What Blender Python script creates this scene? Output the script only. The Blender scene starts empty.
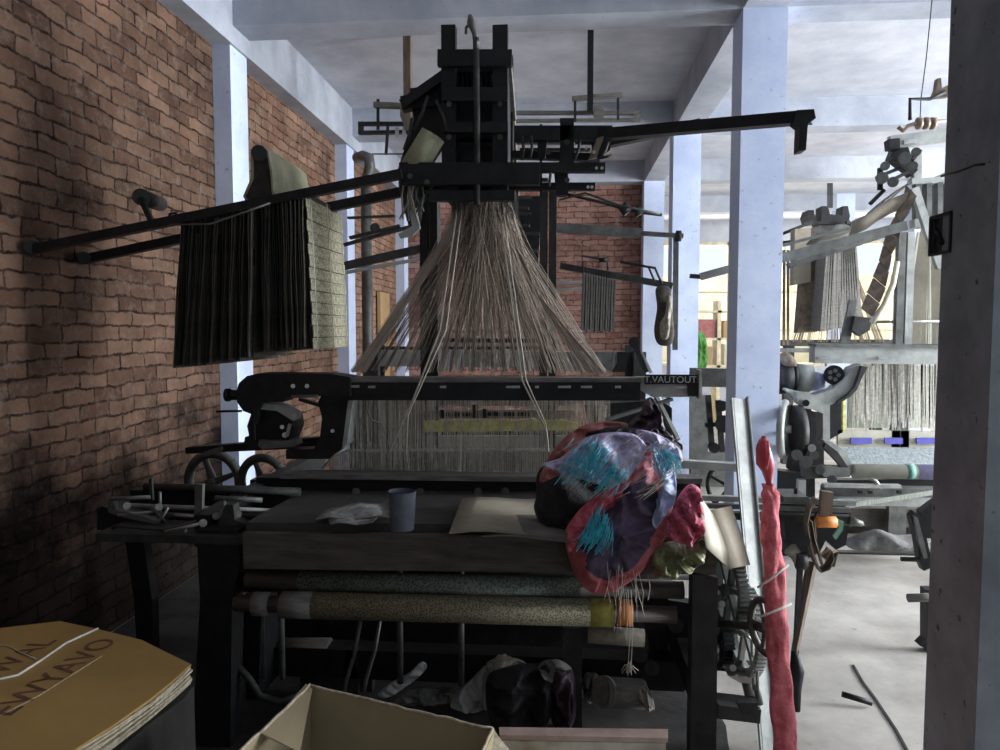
import bpy, math, random
from mathutils import Vector, Matrix, noise
random.seed(7)
R = math.radians
SC = bpy.context.scene
COL = SC.collection
# ------------------------------------------------------------------ camera
F = 740.0
CAM = Vector((0, 0, 1.55))
cam = bpy.data.cameras.new('camera')
camo = bpy.data.objects.new('camera', cam); COL.objects.link(camo)
camo.location = CAM
camo.rotation_euler = (R(90 - 3.63), 0, R(4.64))
cam.sensor_width = 36; cam.lens = F / 1000 * 36
cam.clip_start = 0.05; cam.clip_end = 200
SC.camera = camo
MR = camo.rotation_euler.to_matrix()

def ray(px, py):
    return MR @ Vector(((px - 500) / F, -(py - 375) / F, -1))
def P(px, py, Y):          # measured photo point at distance Y down the room
    d = ray(px, py); return CAM + d * (Y / d.y)
def PX(px, py, X):
    d = ray(px, py); return CAM + d * (X / d.x)
def PZ(px, py, z):
    d = ray(px, py); return CAM + d * ((z - CAM.z) / d.z)

# ------------------------------------------------------------------ materials
def mat(name, col, rough=0.6, metal=0.0, var=0.25, scale=8, bump=0.0, col2=None, emit=None, est=0, alpha=None, spec=None, trans=0, stretch=None):
    m = bpy.data.materials.new(name); m.use_nodes = True
    n = m.node_tree.nodes; l = m.node_tree.links
    b = n['Principled BSDF']
    b.inputs['Roughness'].default_value = rough
    b.inputs['Metallic'].default_value = metal
    if spec is not None: b.inputs['Specular IOR Level'].default_value = spec
    if trans: b.inputs['Transmission Weight'].default_value = trans
    tc = n.new('ShaderNodeTexCoord')
    mp = n.new('ShaderNodeMapping'); l.new(tc.outputs['Object'], mp.inputs[0])
    if stretch: mp.inputs['Scale'].default_value = stretch
    nz = n.new('ShaderNodeTexNoise'); nz.inputs['Scale'].default_value = scale; nz.inputs['Detail'].default_value = 6
    nz.inputs['Roughness'].default_value = 0.65
    l.new(mp.outputs[0], nz.inputs['Vector'])
    rp = n.new('ShaderNodeValToRGB')
    rp.color_ramp.elements[0].position = 0.32; rp.color_ramp.elements[1].position = 0.68
    c2 = col2 if col2 else tuple(min(1, c * (1 + var)) for c in col)
    c1 = tuple(c * (1 - var) for c in col) if not col2 else col
    rp.color_ramp.elements[0].color = (*c1, 1); rp.color_ramp.elements[1].color = (*c2, 1)
    l.new(nz.outputs['Fac'], rp.inputs[0]); l.new(rp.outputs[0], b.inputs['Base Color'])
    if bump:
        bp = n.new('ShaderNodeBump'); bp.inputs['Strength'].default_value = bump; bp.inputs['Distance'].default_value = 0.02
        l.new(nz.outputs['Fac'], bp.inputs['Height']); l.new(bp.outputs[0], b.inputs['Normal'])
    if emit:
        b.inputs['Emission Color'].default_value = (*emit, 1); b.inputs['Emission Strength'].default_value = est
    return m

def brick_mat(name, axis, dark, pale, scale=1.0, soot_shade=None):
    m = bpy.data.materials.new(name); m.use_nodes = True
    n = m.node_tree.nodes; l = m.node_tree.links; b = n['Principled BSDF']
    b.inputs['Roughness'].default_value = 0.95; b.inputs['Specular IOR Level'].default_value = 0.15
    ge = n.new('ShaderNodeNewGeometry')
    sp = n.new('ShaderNodeSeparateXYZ'); l.new(ge.outputs['Position'], sp.inputs[0])
    cb = n.new('ShaderNodeCombineXYZ')
    l.new(sp.outputs['Y' if axis == 'x' else 'X'], cb.inputs[0]); l.new(sp.outputs['Z'], cb.inputs[1])
    # wobble courses
    nd = n.new('ShaderNodeTexNoise'); nd.inputs['Scale'].default_value = 6; nd.inputs['Detail'].default_value = 8; nd.inputs['Roughness'].default_value = .7
    l.new(cb.outputs[0], nd.inputs['Vector'])
    vm = n.new('ShaderNodeVectorMath'); vm.operation = 'MULTIPLY_ADD'
    vm.inputs[1].default_value = (0.075, 0.07, 0); l.new(nd.outputs['Color'], vm.inputs[0]); l.new(cb.outputs[0], vm.inputs[2])
    br = n.new('ShaderNodeTexBrick'); l.new(vm.outputs[0], br.inputs['Vector'])
    br.inputs['Scale'].default_value = scale
    br.inputs['Brick Width'].default_value = 0.225; br.inputs['Row Height'].default_value = 0.076
    br.inputs['Mortar Size'].default_value = 0.0065; br.inputs['Mortar Smooth'].default_value = 0.25; br.inputs['Bias'].default_value = 0
    br.inputs['Color1'].default_value = (*dark, 1); br.inputs['Color2'].default_value = (*pale, 1)
    br.inputs['Mortar'].default_value = (dark[0] * .75, dark[1] * .85, dark[2] * .95, 1)
    n2 = n.new('ShaderNodeTexNoise'); n2.inputs['Scale'].default_value = 1.6; n2.inputs['Detail'].default_value = 8; n2.inputs['Roughness'].default_value = .7
    l.new(cb.outputs[0], n2.inputs['Vector'])
    r2 = n.new('ShaderNodeValToRGB'); r2.color_ramp.elements[0].position = .38; r2.color_ramp.elements[1].position = .66
    r2.color_ramp.elements[0].color = (.36, .36, .36, 1); r2.color_ramp.elements[1].color = (1.1, 1.05, 1, 1)
    l.new(n2.outputs['Fac'], r2.inputs[0])
    # joints: raked out and dark in some places, smeared flush with mortar in others
    nj = n.new('ShaderNodeTexNoise'); nj.inputs['Scale'].default_value = 7; nj.inputs['Detail'].default_value = 6; nj.inputs['Roughness'].default_value = .75
    l.new(cb.outputs[0], nj.inputs['Vector'])
    rj = n.new('ShaderNodeValToRGB'); rj.color_ramp.elements[0].position = .42; rj.color_ramp.elements[1].position = .62; l.new(nj.outputs['Fac'], rj.inputs[0])
    mj = n.new('ShaderNodeMath'); mj.operation = 'MULTIPLY'; l.new(rj.outputs[0], mj.inputs[0]); l.new(br.outputs['Fac'], mj.inputs[1])
    dj = n.new('ShaderNodeMix'); dj.data_type = 'RGBA'; l.new(mj.outputs[0], dj.inputs['Factor']); l.new(br.outputs['Color'], dj.inputs['A'])
    dj.inputs['B'].default_value = (dark[0] * .18, dark[1] * .2, dark[2] * .22, 1)
    mx = n.new('ShaderNodeMix'); mx.data_type = 'RGBA'; mx.blend_type = 'MULTIPLY'; mx.inputs['Factor'].default_value = .8
    l.new(dj.outputs['Result'], mx.inputs['A']); l.new(r2.outputs[0], mx.inputs['B'])
    # lime / mortar smears
    n3 = n.new('ShaderNodeTexNoise'); n3.inputs['Scale'].default_value = 11; n3.inputs['Detail'].default_value = 8; n3.inputs['Roughness'].default_value = .8
    l.new(cb.outputs[0], n3.inputs['Vector'])
    r3 = n.new('ShaderNodeValToRGB'); r3.color_ramp.elements[0].position = .50; r3.color_ramp.elements[1].position = .72
    l.new(n3.outputs['Fac'], r3.inputs[0])
    m3 = n.new('ShaderNodeMix'); m3.data_type = 'RGBA'; l.new(r3.outputs[0], m3.inputs['Factor'])
    l.new(mx.outputs['Result'], m3.inputs['A']); m3.inputs['B'].default_value = (pale[0] * .85, pale[1] * 1.05, pale[2] * 1.2, 1)
    last = m3.outputs['Result']
    if soot_shade:                # soot and painted shade together darken the brick low on the wall
        y0, z0, sy, sz = soot_shade
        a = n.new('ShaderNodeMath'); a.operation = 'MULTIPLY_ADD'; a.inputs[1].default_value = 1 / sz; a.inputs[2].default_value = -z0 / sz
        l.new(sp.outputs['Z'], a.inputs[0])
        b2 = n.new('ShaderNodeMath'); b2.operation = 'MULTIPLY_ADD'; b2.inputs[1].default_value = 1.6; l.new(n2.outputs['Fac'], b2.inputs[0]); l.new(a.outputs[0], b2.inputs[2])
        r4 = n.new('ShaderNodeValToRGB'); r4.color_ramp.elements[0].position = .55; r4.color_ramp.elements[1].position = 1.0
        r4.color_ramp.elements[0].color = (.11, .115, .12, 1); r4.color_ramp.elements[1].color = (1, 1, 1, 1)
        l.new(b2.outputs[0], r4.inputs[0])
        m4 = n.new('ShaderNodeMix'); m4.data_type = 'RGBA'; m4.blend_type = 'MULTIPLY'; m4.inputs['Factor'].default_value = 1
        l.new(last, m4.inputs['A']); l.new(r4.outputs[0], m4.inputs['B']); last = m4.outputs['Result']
    l.new(last, b.inputs['Base Color'])
    bp = n.new('ShaderNodeBump'); bp.inputs['Strength'].default_value = .9; bp.inputs['Distance'].default_value = .012
    inv = n.new('ShaderNodeMath'); inv.operation = 'SUBTRACT'; l.new(n3.outputs['Fac'], inv.inputs[0]); l.new(mj.outputs[0], inv.inputs[1])
    inv.inputs[1].default_value = 0; l.new(inv.outputs[0], bp.inputs['Height']); l.new(bp.outputs[0], b.inputs['Normal'])
    return m

def wash_mat(name, c1, c2, stain, scale=3, amt=.6, bump=.25):
    """limewashed plaster with grey stains and chips"""
    m = bpy.data.materials.new(name); m.use_nodes = True
    n = m.node_tree.nodes; l = m.node_tree.links; b = n['Principled BSDF']; b.inputs['Roughness'].default_value = .9
    b.inputs['Specular IOR Level'].default_value = .2
    ge = n.new('ShaderNodeNewGeometry')
    a = n.new('ShaderNodeTexNoise'); a.inputs['Scale'].default_value = scale; a.inputs['Detail'].default_value = 9; a.inputs['Roughness'].default_value = .62
    l.new(ge.outputs['Position'], a.inputs['Vector'])
    r = n.new('ShaderNodeValToRGB'); r.color_ramp.elements[0].position = .35; r.color_ramp.elements[1].position = .65
    r.color_ramp.elements[0].color = (*c1, 1); r.color_ramp.elements[1].color = (*c2, 1); l.new(a.outputs['Fac'], r.inputs[0])
    g = n.new('ShaderNodeTexNoise'); g.inputs['Scale'].default_value = 26; g.inputs['Detail'].default_value = 4
    l.new(ge.outputs['Position'], g.inputs['Vector'])
    r2 = n.new('ShaderNodeValToRGB'); r2.color_ramp.elements[0].position = .66; r2.color_ramp.elements[1].position = .74
    r2.color_ramp.elements[1].color = (amt, amt, amt, 1); l.new(g.outputs['Fac'], r2.inputs[0])
    mx = n.new('ShaderNodeMix'); mx.data_type = 'RGBA'; l.new(r2.outputs[0], mx.inputs['Factor']); l.new(r.outputs[0], mx.inputs['A'])
    mx.inputs['B'].default_value = (*stain, 1); l.new(mx.outputs['Result'], b.inputs['Base Color'])
    bp = n.new('ShaderNodeBump'); bp.inputs['Strength'].default_value = bump; bp.inputs['Distance'].default_value = .02
    l.new(a.outputs['Fac'], bp.inputs['Height']); l.new(bp.outputs[0], b.inputs['Normal'])
    return m

def pattern_mat(name, c1, c2, scale=60, kind='voronoi', rough=.85, stretch=(1, 1, 1)):
    m = bpy.data.materials.new(name); m.use_nodes = True
    n = m.node_tree.nodes; l = m.node_tree.links; b = n['Principled BSDF']; b.inputs['Roughness'].default_value = rough
    b.inputs['Specular IOR Level'].default_value = .2
    tc = n.new('ShaderNodeTexCoord'); mp = n.new('ShaderNodeMapping'); mp.inputs['Scale'].default_value = stretch
    l.new(tc.outputs['Object'], mp.inputs[0])
    if kind == 'voronoi':
        t = n.new('ShaderNodeTexVoronoi'); t.inputs['Scale'].default_value = scale; out = t.outputs['Distance']
    elif kind == 'wave':
        t = n.new('ShaderNodeTexWave'); t.inputs['Scale'].default_value = scale; t.inputs['Distortion'].default_value = 1.5; out = t.outputs['Fac']
    else:
        t = n.new('ShaderNodeTexNoise'); t.inputs['Scale'].default_value = scale; t.inputs['Detail'].default_value = 5; out = t.outputs['Fac']
    l.new(mp.outputs[0], t.inputs['Vector'])
    r = n.new('ShaderNodeValToRGB'); r.color_ramp.elements[0].position = .3; r.color_ramp.elements[1].position = .6
    r.color_ramp.elements[0].color = (*c1, 1); r.color_ramp.elements[1].color = (*c2, 1); l.new(out, r.inputs[0])
    l.new(r.outputs[0], b.inputs['Base Color'])
    return m

M = dict(
    black=mat('black_iron', (.012, .013, .014), .55, .35, .5, 14, .2),
    iron=mat('dusty_iron', (.035, .036, .034), .6, .3, .5, 12, .2),
    grey=mat('grey_iron', (.13, .135, .125), .55, .4, .4, 10, .2),
    light=mat('light_grey_iron', (.36, .375, .35), .5, .35, .3, 8, .15),
    steel=mat('worn_steel', (.45, .45, .43), .35, .8, .3, 20),
    dwood=mat('dark_wood', (.075, .065, .054), .75, 0, .45, 6, .3, stretch=(1, 6, 6)),
    wood=mat('old_wood', (.16, .12, .085), .75, 0, .4, 6, .3, stretch=(6, 6, 1)),
    gwood=mat('grey_wood', (.17, .16, .145), .8, 0, .35, 8, .3, stretch=(1, 6, 6)),
    card_dark=mat('dark_punch_card', (.034, .031, .025), .8, 0, .6, 14, .2),
    card_edge=mat('card_edge', (.13, .115, .09), .8, 0, .4, 14, .2),
    card=pattern_mat('punch_card_face', (.20, .19, .125), (.44, .42, .30), 95, 'voronoi'),
    cardplain=mat('olive_card', (.34, .34, .22), .7, 0, .25, 7, .2),
    corddark=mat('dark_cord', (.12, .10, .08), .9, 0, .35, 3),  # darker brown cords, mixed at random among the paler ones
    card_grey=mat('grey_punch_card', (.20, .19, .165), .8, 0, .3, 30, .2, stretch=(1, 1, 4)),
    cord=mat('harness_cord', (.36, .30, .24), .9, 0, .35, 3),
    cordpale=mat('pale_cord', (.48, .45, .38), .9, 0, .2, 5),
    heddle=mat('heddle_cord', (.62, .59, .52), .7, .2, .35, 40),
    yellow=pattern_mat('yellow_woven_strip', (.60, .56, .16), (.92, .90, .40), 30, 'noise'),
    cloth_green=pattern_mat('green_brocade', (.06, .075, .065), (.16, .19, .16), 120, 'voronoi'),
    cloth_gold=pattern_mat('gold_brocade', (.08, .075, .05), (.25, .23, .155), 160, 'voronoi'),
    cloth_end=mat('yellow_selvedge', (.42, .40, .10), .9, 0, .3, 30),
    purple=mat('purple_silk', (.045, .03, .06), .6, 0, .5, 14, .4, col2=(.12, .085, .15)),
    lilac=mat('lilac_silk', (.24, .17, .36), .5, 0, .3, 16, .5, col2=(.80, .78, .95)),
    skyblue=mat('pale_blue_silk', (.36, .34, .62), .55, 0, .3, 18, .3, col2=(.52, .68, .86)),
    teal=mat('teal_thread', (.03, .36, .60), .5, 0, .5, 30, .4, col2=(.10, .75, .80)),
    pink=mat('pink_silk', (.50, .075, .12), .6, 0, .2, 20, .5, col2=(.85, .22, .28)),
    salmon=mat('salmon_silk', (.30, .10, .09), .65, 0, .2, 16, .4, col2=(.48, .19, .17)),
    hotpink=mat('hot_pink_cloth', (.62, .07, .15), .65, 0, .2, 60, .8, col2=(.95, .32, .42)),
    maroon=mat('black_plum_cloth', (.02, .015, .022), .5, 0, .4, 20, .5, col2=(.09, .055, .08)),
    olive=mat('olive_plastic', (.10, .11, .055), .35, 0, .3, 14, .5, col2=(.42, .42, .22)),
    cream=mat('cream_paper', (.55, .53, .42), .8, 0, .12, 9),
    board=mat('grey_cardboard', (.30, .265, .20), .85, 0, .15, 12, .1),
    kraft=mat('kraft_cardboard', (.42, .29, .145), .8, 0, .12, 4, .08),
    kraft2=mat('kraft_box', (.40, .33, .20), .85, 0, .1, 5, .08),
    kraftedge=mat('kraft_edge', (.52, .45, .32), .9, 0, .35, 60, .4),
    ochre=mat('ochre_cardboard', (.36, .22, .065), .75, 0, .18, 2.5, .08),
    ink=mat('faded_red_ink', (.13, .055, .03), .8, 0, .5, 12),
    string=mat('white_string', (.75, .72, .66), .7),
    rag=mat('dark_rag', (.02, .02, .022), .9, 0, .5, 14, .8),
    ragg=mat('grey_rag', (.20, .20, .19), .9, 0, .4, 18, .8),
    whitebag=mat('white_plastic_bag', (.50, .52, .53), .4, 0, .2, 9, .4),
    redcloth=mat('red_cloth_roll', (.52, .075, .095), .8, 0, .15, 30, .6, col2=(.85, .24, .26)),
    redplain=mat('red_plastic', (.45, .06, .08), .4, 0, .2, 9),
    orange=mat('orange_plastic', (.75, .27, .05), .5, 0, .15, 12),
    strap=mat('brown_strap', (.17, .13, .095), .85, 0, .4, 20, .5),
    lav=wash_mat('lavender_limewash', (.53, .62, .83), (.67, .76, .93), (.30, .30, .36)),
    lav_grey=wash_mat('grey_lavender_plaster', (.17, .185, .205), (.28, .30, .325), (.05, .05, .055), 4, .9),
    beam=wash_mat('grey_beam_plaster', (.34, .37, .43), (.50, .53, .59), (.2, .2, .22), 2.2, .5),
    slab=wash_mat('whitewashed_slab', (.46, .48, .54), (.62, .64, .69), (.35, .36, .40), 2.5, .5, .4),
    floor=wash_mat('cement_floor', (.30, .28, .245), (.54, .515, .46), (.2, .19, .17), 1.8, .5, .15),
    paint=pattern_mat('flaking_painted_wood', (.22, .13, .06), (.58, .55, .46), 9, 'noise'),
    pipe=mat('grey_pipe', (.22, .23, .23), .6, .1, .3, 9),
    motor=mat('pale_blue_paint', (.35, .38, .55), .5, .1, .2, 9),
    porc=mat('brown_porcelain', (.30, .22, .16), .3, 0, .2, 9),
    warp=mat('grey_warp_sheet', (.50, .53, .45), .8, 0, .3, 90, stretch=(1, 1, .05)),
    blue=mat('blue_weft', (.12, .12, .45), .8, 0, .2, 9),
    violet=mat('violet_cloth', (.42, .40, .62), .8, 0, .2, 30),
    teal2=mat('sea_green_cloth', (.16, .34, .27), .8, 0, .3, 20),
    frame_cream=mat('cream_window_frame', (.70, .62, .42), .6),
    yard=mat('sunlit_cream_yard_wall', (.78, .72, .52), .9, 0, .2, 1.5),
    leaf=mat('green_leaf', (.10, .30, .06), .7, 0, .4, 20),
    floor_shade=mat('painted_floor_shade', (.014, .014, .013), .85, 0, .5, 5, .4, col2=(.045, .042, .038)),  # dark colour of the shade painted on the floor
    rosewood=mat('pinkish_painted_board', (.34, .23, .18), .8, 0, .2, 7, .3, col2=(.55, .42, .36)),
    deck=mat('greasy_black_board', (.018, .017, .015), .75, 0, .5, 6, .3, col2=(.05, .045, .04)),
    rubber=mat('black_rubber', (.012, .012, .012), .6, 0, .2, 9),
    jute=mat('pale_jute', (.36, .33, .27), .9, 0, .3, 30, .3),
)
M['brick_left'] = brick_mat('weathered_brick_side', 'x', (.115, .066, .046), (.235, .145, .10), soot_shade=(0, .88, 0, 1.2))
M['brick_rear'] = brick_mat('lit_orange_brick_side', 'x', (.27, .15, .10), (.44, .28, .20))  # same brick wall, coloured lighter to carry the stronger light at the rear
M['brick_back'] = brick_mat('red_brick_back', 'y', (.27, .13, .10), (.46, .28, .23))

# ------------------------------------------------------------------ mesh builder
WP = {}
class MB:
    def __init__(s): s.v = []; s.f = []; s.sm = []; s.mi = {}
    def add(s, vs, fs, smooth=False):
        o = len(s.v); s.v += [Vector(v) for v in vs]
        for f in fs: s.f.append(tuple(i + o for i in f)); s.sm.append(smooth)
        return s
    def box(s, a, b):
        x0, y0, z0 = [min(a[i], b[i]) for i in range(3)]; x1, y1, z1 = [max(a[i], b[i]) for i in range(3)]
        c = min(x1 - x0, y1 - y0, z1 - z0) * .08
        # bevelled-edge box: chamfer the four long vertical corners in the widest plane
        vs = [(x0, y0, z0), (x1, y0, z0), (x1, y1, z0), (x0, y1, z0), (x0, y0, z1), (x1, y0, z1), (x1, y1, z1), (x0, y1, z1)]
        return s.add(vs, [(0, 3, 2, 1), (4, 5, 6, 7), (0, 1, 5, 4), (1, 2, 6, 5), (2, 3, 7, 6), (3, 0, 4, 7)])
    def bar(s, p, q, w, h, up=(0, 0, 1), w2=None, h2=None):
        p = Vector(p); q = Vector(q); d = (q - p).normalized(); u = Vector(up)
        sd = d.cross(u)
        if abs(d.z) > .97: sd = d.cross(Vector((0, 1, 0)))
        sd.normalize(); u = sd.cross(d).normalized()
        w2 = w if w2 is None else w2; h2 = h if h2 is None else h2
        vs = []
        for c, ww, hh in ((p, w, h), (q, w2, h2)):
            for a, b in ((-1, -1), (1, -1), (1, 1), (-1, 1)): vs.append(c + sd * a * ww / 2 + u * b * hh / 2)
        return s.add(vs, [(0, 3, 2, 1), (4, 5, 6, 7), (0, 1, 5, 4), (1, 2, 6, 5), (2, 3, 7, 6), (3, 0, 4, 7)])
    def tube(s, pts, r, n=8, caps=True, smooth=True):
        pts = [Vector(p) for p in pts]; rs = r if isinstance(r, (list, tuple)) else [r] * len(pts)
        vs = []; prev = None
        for i, p in enumerate(pts):
            d = (pts[min(i + 1, len(pts) - 1)] - pts[max(i - 1, 0)])
            if d.length < 1e-9: d = Vector((0, 0, 1))
            d.normalize()
            if prev is None:
                a = Vector((0, 0, 1)) if abs(d.z) < .9 else Vector((1, 0, 0)); sd = d.cross(a).normalized()
            else: sd = (prev - d * prev.dot(d)).normalized()
            prev = sd; u = sd.cross(d)
            for k in range(n):
                t = 2 * math.pi * k / n; vs.append(p + (sd * math.cos(t) + u * math.sin(t)) * rs[i])
        fs = []
        for i in range(len(pts) - 1):
            for k in range(n):
                a = i * n + k; b = i * n + (k + 1) % n; fs.append((a, b, b + n, a + n))
        s.add(vs, fs, smooth)
        if caps:
            o = len(s.v) - len(vs)
            s.f.append(tuple(range(o + n - 1, o - 1, -1))); s.sm.append(False)
            e = o + (len(pts) - 1) * n; s.f.append(tuple(range(e, e + n))); s.sm.append(False)
        return s
    def cyl(s, p, q, r, n=20, r2=None): return s.tube([p, q], [r, r if r2 is None else r2], n)
    def prism(s, poly, d):
        """closed outline (list of Vectors) extruded along d"""
        d = Vector(d); n = len(poly); vs = [Vector(p) for p in poly] + [Vector(p) + d for p in poly]
        fs = [tuple(range(n)), tuple(range(2 * n - 1, n - 1, -1))] + [(i, i + n, (i + 1) % n + n, (i + 1) % n) for i in range(n)]
        return s.add(vs, fs)
    def ppoly(s, pts, Y, dy):  # outline measured on the photo, standing at depth Y, with thickness dy
        return s.prism([P(x, y, Y) for x, y in pts], (0, dy, 0))
    def ring(s, c, ax, R0, R1, w, n=40):
        """flat annulus with thickness w"""
        c = Vector(c); ax = Vector(ax).normalized(); a = ax.orthogonal().normalized(); b = ax.cross(a)
        vs = []
        for rr, ww in ((R0, -1), (R1, -1), (R1, 1), (R0, 1)):
            for k in range(n):
                t = 2 * math.pi * k / n; vs.append(c + (a * math.cos(t) + b * math.sin(t)) * rr + ax * ww * w / 2)
        fs = []
        for j in range(4):
            for k in range(n):
                k2 = (k + 1) % n; j2 = (j + 1) % 4; fs.append((j * n + k, j * n + k2, j2 * n + k2, j2 * n + k))
        return s.add(vs, fs)
    def gear(s, c, ax, rad, w, teeth=60, spokes=6):
        c = Vector(c); ax = Vector(ax).normalized(); a = ax.orthogonal().normalized(); b = ax.cross(a)
        s.ring(c, ax, rad * .82, rad * .95, w, 48)
        for k in range(teeth):
            t = 2 * math.pi * k / teeth; d = a * math.cos(t) + b * math.sin(t); tg = ax.cross(d)
            s.bar(c + d * rad * .94, c + d * rad * 1.02, rad * 3.0 / teeth, w, up=ax)
        for k in range(spokes):
            t = 2 * math.pi * k / spokes; d = a * math.cos(t) + b * math.sin(t)
            s.bar(c + d * rad * .12, c + d * rad * .84, rad * .13, w * .6, up=ax)
        s.cyl(c - ax * w * .8, c + ax * w * .8, rad * .16, 16)
        return s
    def wheel(s, c, ax, rad, thick, spokes=5, hub=.16, curved=0):
        c = Vector(c); ax = Vector(ax).normalized(); a = ax.orthogonal().normalized(); b = ax.cross(a)
        N = 40; pts = [c + (a * math.cos(2 * math.pi * k / N) + b * math.sin(2 * math.pi * k / N)) * rad for k in range(N + 1)]
        s.tube(pts, thick / 2, 8, False)
        for k in range(spokes):
            t = 2 * math.pi * k / spokes + .4
            q = []
            for j in range(5):
                u = j / 4; tt = t + curved * u * (1 - u) * 2; q.append(c + (a * math.cos(tt) + b * math.sin(tt)) * rad * (.08 + .92 * u))
            s.tube(q, [thick * .45, thick * .4, thick * .33, thick * .3, thick * .33], 6, False)
        s.cyl(c - ax * thick * .9, c + ax * thick * .9, rad * hub, 16)
        return s
    def sheet(s, rows, thick=0.002, smooth=True):
        """grid of points rows[i][j] given a small thickness"""
        nr = len(rows); nc = len(rows[0]); o = [Vector(p) for r_ in rows for p in r_]
        nm = []
        for i in range(nr):
            for j in range(nc):
                a = rows[min(i + 1, nr - 1)][j] - rows[max(i - 1, 0)][j]; b = rows[i][min(j + 1, nc - 1)] - rows[i][max(j - 1, 0)]
                c = a.cross(b); nm.append(c.normalized() if c.length > 1e-12 else Vector((0, 0, 1)))
        t = [p + nm[i] * thick for i, p in enumerate(o)]; n = nr * nc
        fs = []
        for i in range(nr - 1):
            for j in range(nc - 1):
                a = i * nc + j; fs.append((a, a + 1, a + nc + 1, a + nc)); fs.append((a + n + nc, a + nc + 1 + n, a + 1 + n, a + n))
        ed = [(i * nc, (i + 1) * nc) for i in range(nr - 1)] + [((i + 1) * nc - 1, (i + 2) * nc - 1) for i in range(nr - 1)] + [(j, j + 1) for j in range(nc - 1)] + [((nr - 1) * nc + j, (nr - 1) * nc + j + 1) for j in range(nc - 1)]
        for a, b in ed: fs.append((a, b, b + n, a + n))
        return s.add(o + t, fs, smooth)
    def pillow(s, outline, Y, thick, amp=.012, freq=9, back=.35, seed=0, na=88, nr=16, dirv=None, tilt=0, cz=None, rim=None):
        """soft crumpled body: photo outline at depth Y, bulging toward the camera and back"""
        pts = [Vector(p) for p in outline]; c = cz and Vector(cz) or sum(pts, Vector((0, 0))) / len(pts)
        per = []
        n = len(pts)
        for k in range(na):          # Catmull-Rom round the outline
            u = k / na * n; i = int(u); t = u - i
            p0, p1, p2, p3 = pts[(i - 1) % n], pts[i % n], pts[(i + 1) % n], pts[(i + 2) % n]
            per.append(.5 * ((2 * p1) + (p2 - p0) * t + (2 * p0 - 5 * p1 + 4 * p2 - p3) * t * t + (3 * p1 - p0 - 3 * p2 + p3) * t ** 3))
        for sgn, tk in ((-1, 1), (1, back)):
            vs = []; fs = []
            for r_ in range(nr + 1):
                rr = math.sin(r_ / nr * math.pi / 2)
                for k in range(na):
                    q = c + (per[k] - c) * rr; w = P(q.x, q.y, Y)
                    h = math.sqrt(max(0, 1 - rr * rr)) * thick * tk
                    nv = Vector((w.x * freq, seed * 3.1, w.z * freq))
                    nv = nv + Vector((noise.noise(nv * .7), 0, noise.noise(nv * .7 + Vector((9, 9, 9))))) * .8
                    d = noise.noise(nv) + .4 * noise.noise(nv * 2.3)
                    rid = (.5 - abs(noise.noise(nv * 1.3 + Vector((5, 2, 1)))) * 2) * 1.6 + (.4 - abs(noise.noise(nv * 2.9))) * .9
                    if dirv:
                        ph = (w.x * dirv[0] + w.z * dirv[1]) * freq * 3 + 2.2 * noise.noise(nv * .5)
                        d += .8 * math.sin(ph)
                    fade = min(1, (1 - rr) * 4) if sgn > 0 else min(1, (1 - rr) * 6 + .0)
                    w = w + Vector((0, sgn * h + sgn * amp * (d + .5 * rid) * fade * (1 if sgn < 0 else .5) + tilt * (w.z - P(c.x, c.y, Y).z), 0))
                    vs.append(w)
            for r_ in range(nr):
                for k in range(na):
                    a = r_ * na + k; b = r_ * na + (k + 1) % na
                    fs.append((a, b, b + na, a + na) if sgn < 0 else (a + na, b + na, b, a))
                    if rim and math.sin((r_ + .5) / nr * math.pi / 2) > rim + .10 * noise.noise(Vector((per[k].x * .09, per[k].y * .09, seed))): s.mi[len(s.f) + len(fs) - 1] = 1
            s.add(vs, fs, True)
        return s
    def build(s, name, m, parent=None, loc=None):
        if parent is None and loc is None:
            xs = [v.x for v in s.v]; ys = [v.y for v in s.v]; zs = [v.z for v in s.v]
            loc = Vector(((min(xs) + max(xs)) / 2, (min(ys) + max(ys)) / 2, min(zs)))
        elif loc is None:
            loc = sum(s.v, Vector((0, 0, 0))) / max(1, len(s.v))
        me = bpy.data.meshes.new(name); me.from_pydata([v - loc for v in s.v], [], s.f)
        me.polygons.foreach_set('use_smooth', s.sm); me.update()
        for mm in (m if isinstance(m, (list, tuple)) else [m]): me.materials.append(M[mm] if isinstance(mm, str) else mm)
        for fi, k in s.mi.items(): me.polygons[fi].material_index = k
        o = bpy.data.objects.new(name, me); COL.objects.link(o)
        if parent: o.parent = parent; o.location = loc - WP[parent.name]
        else: o.location = loc
        WP[o.name] = Vector(loc)
        return o

def tag(o, label, cat, group=None, kind=None):
    o['label'] = label; o['category'] = cat
    if group: o['group'] = group
    if kind: o['kind'] = kind
    return o
def thing(name, loc, label, cat, group=None):
    o = bpy.data.objects.new(name, None); COL.objects.link(o); o.location = loc; o.empty_display_size = .1
    WP[o.name] = Vector(loc); return tag(o, label, cat, group)
def struct(mb, name, m):
    o = mb.build(name, m); o['kind'] = 'structure'; return o
def copy_thing(root, loc, label=None):
    c = root.copy(); COL.objects.link(c); c.location = loc; WP[c.name] = Vector(loc)
    if label: c['label'] = label
    for ch in root.children:
        d = ch.copy(); COL.objects.link(d); d.parent = c
        for g in ch.children:
            e = g.copy(); COL.objects.link(e); e.parent = d
    return c
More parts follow.
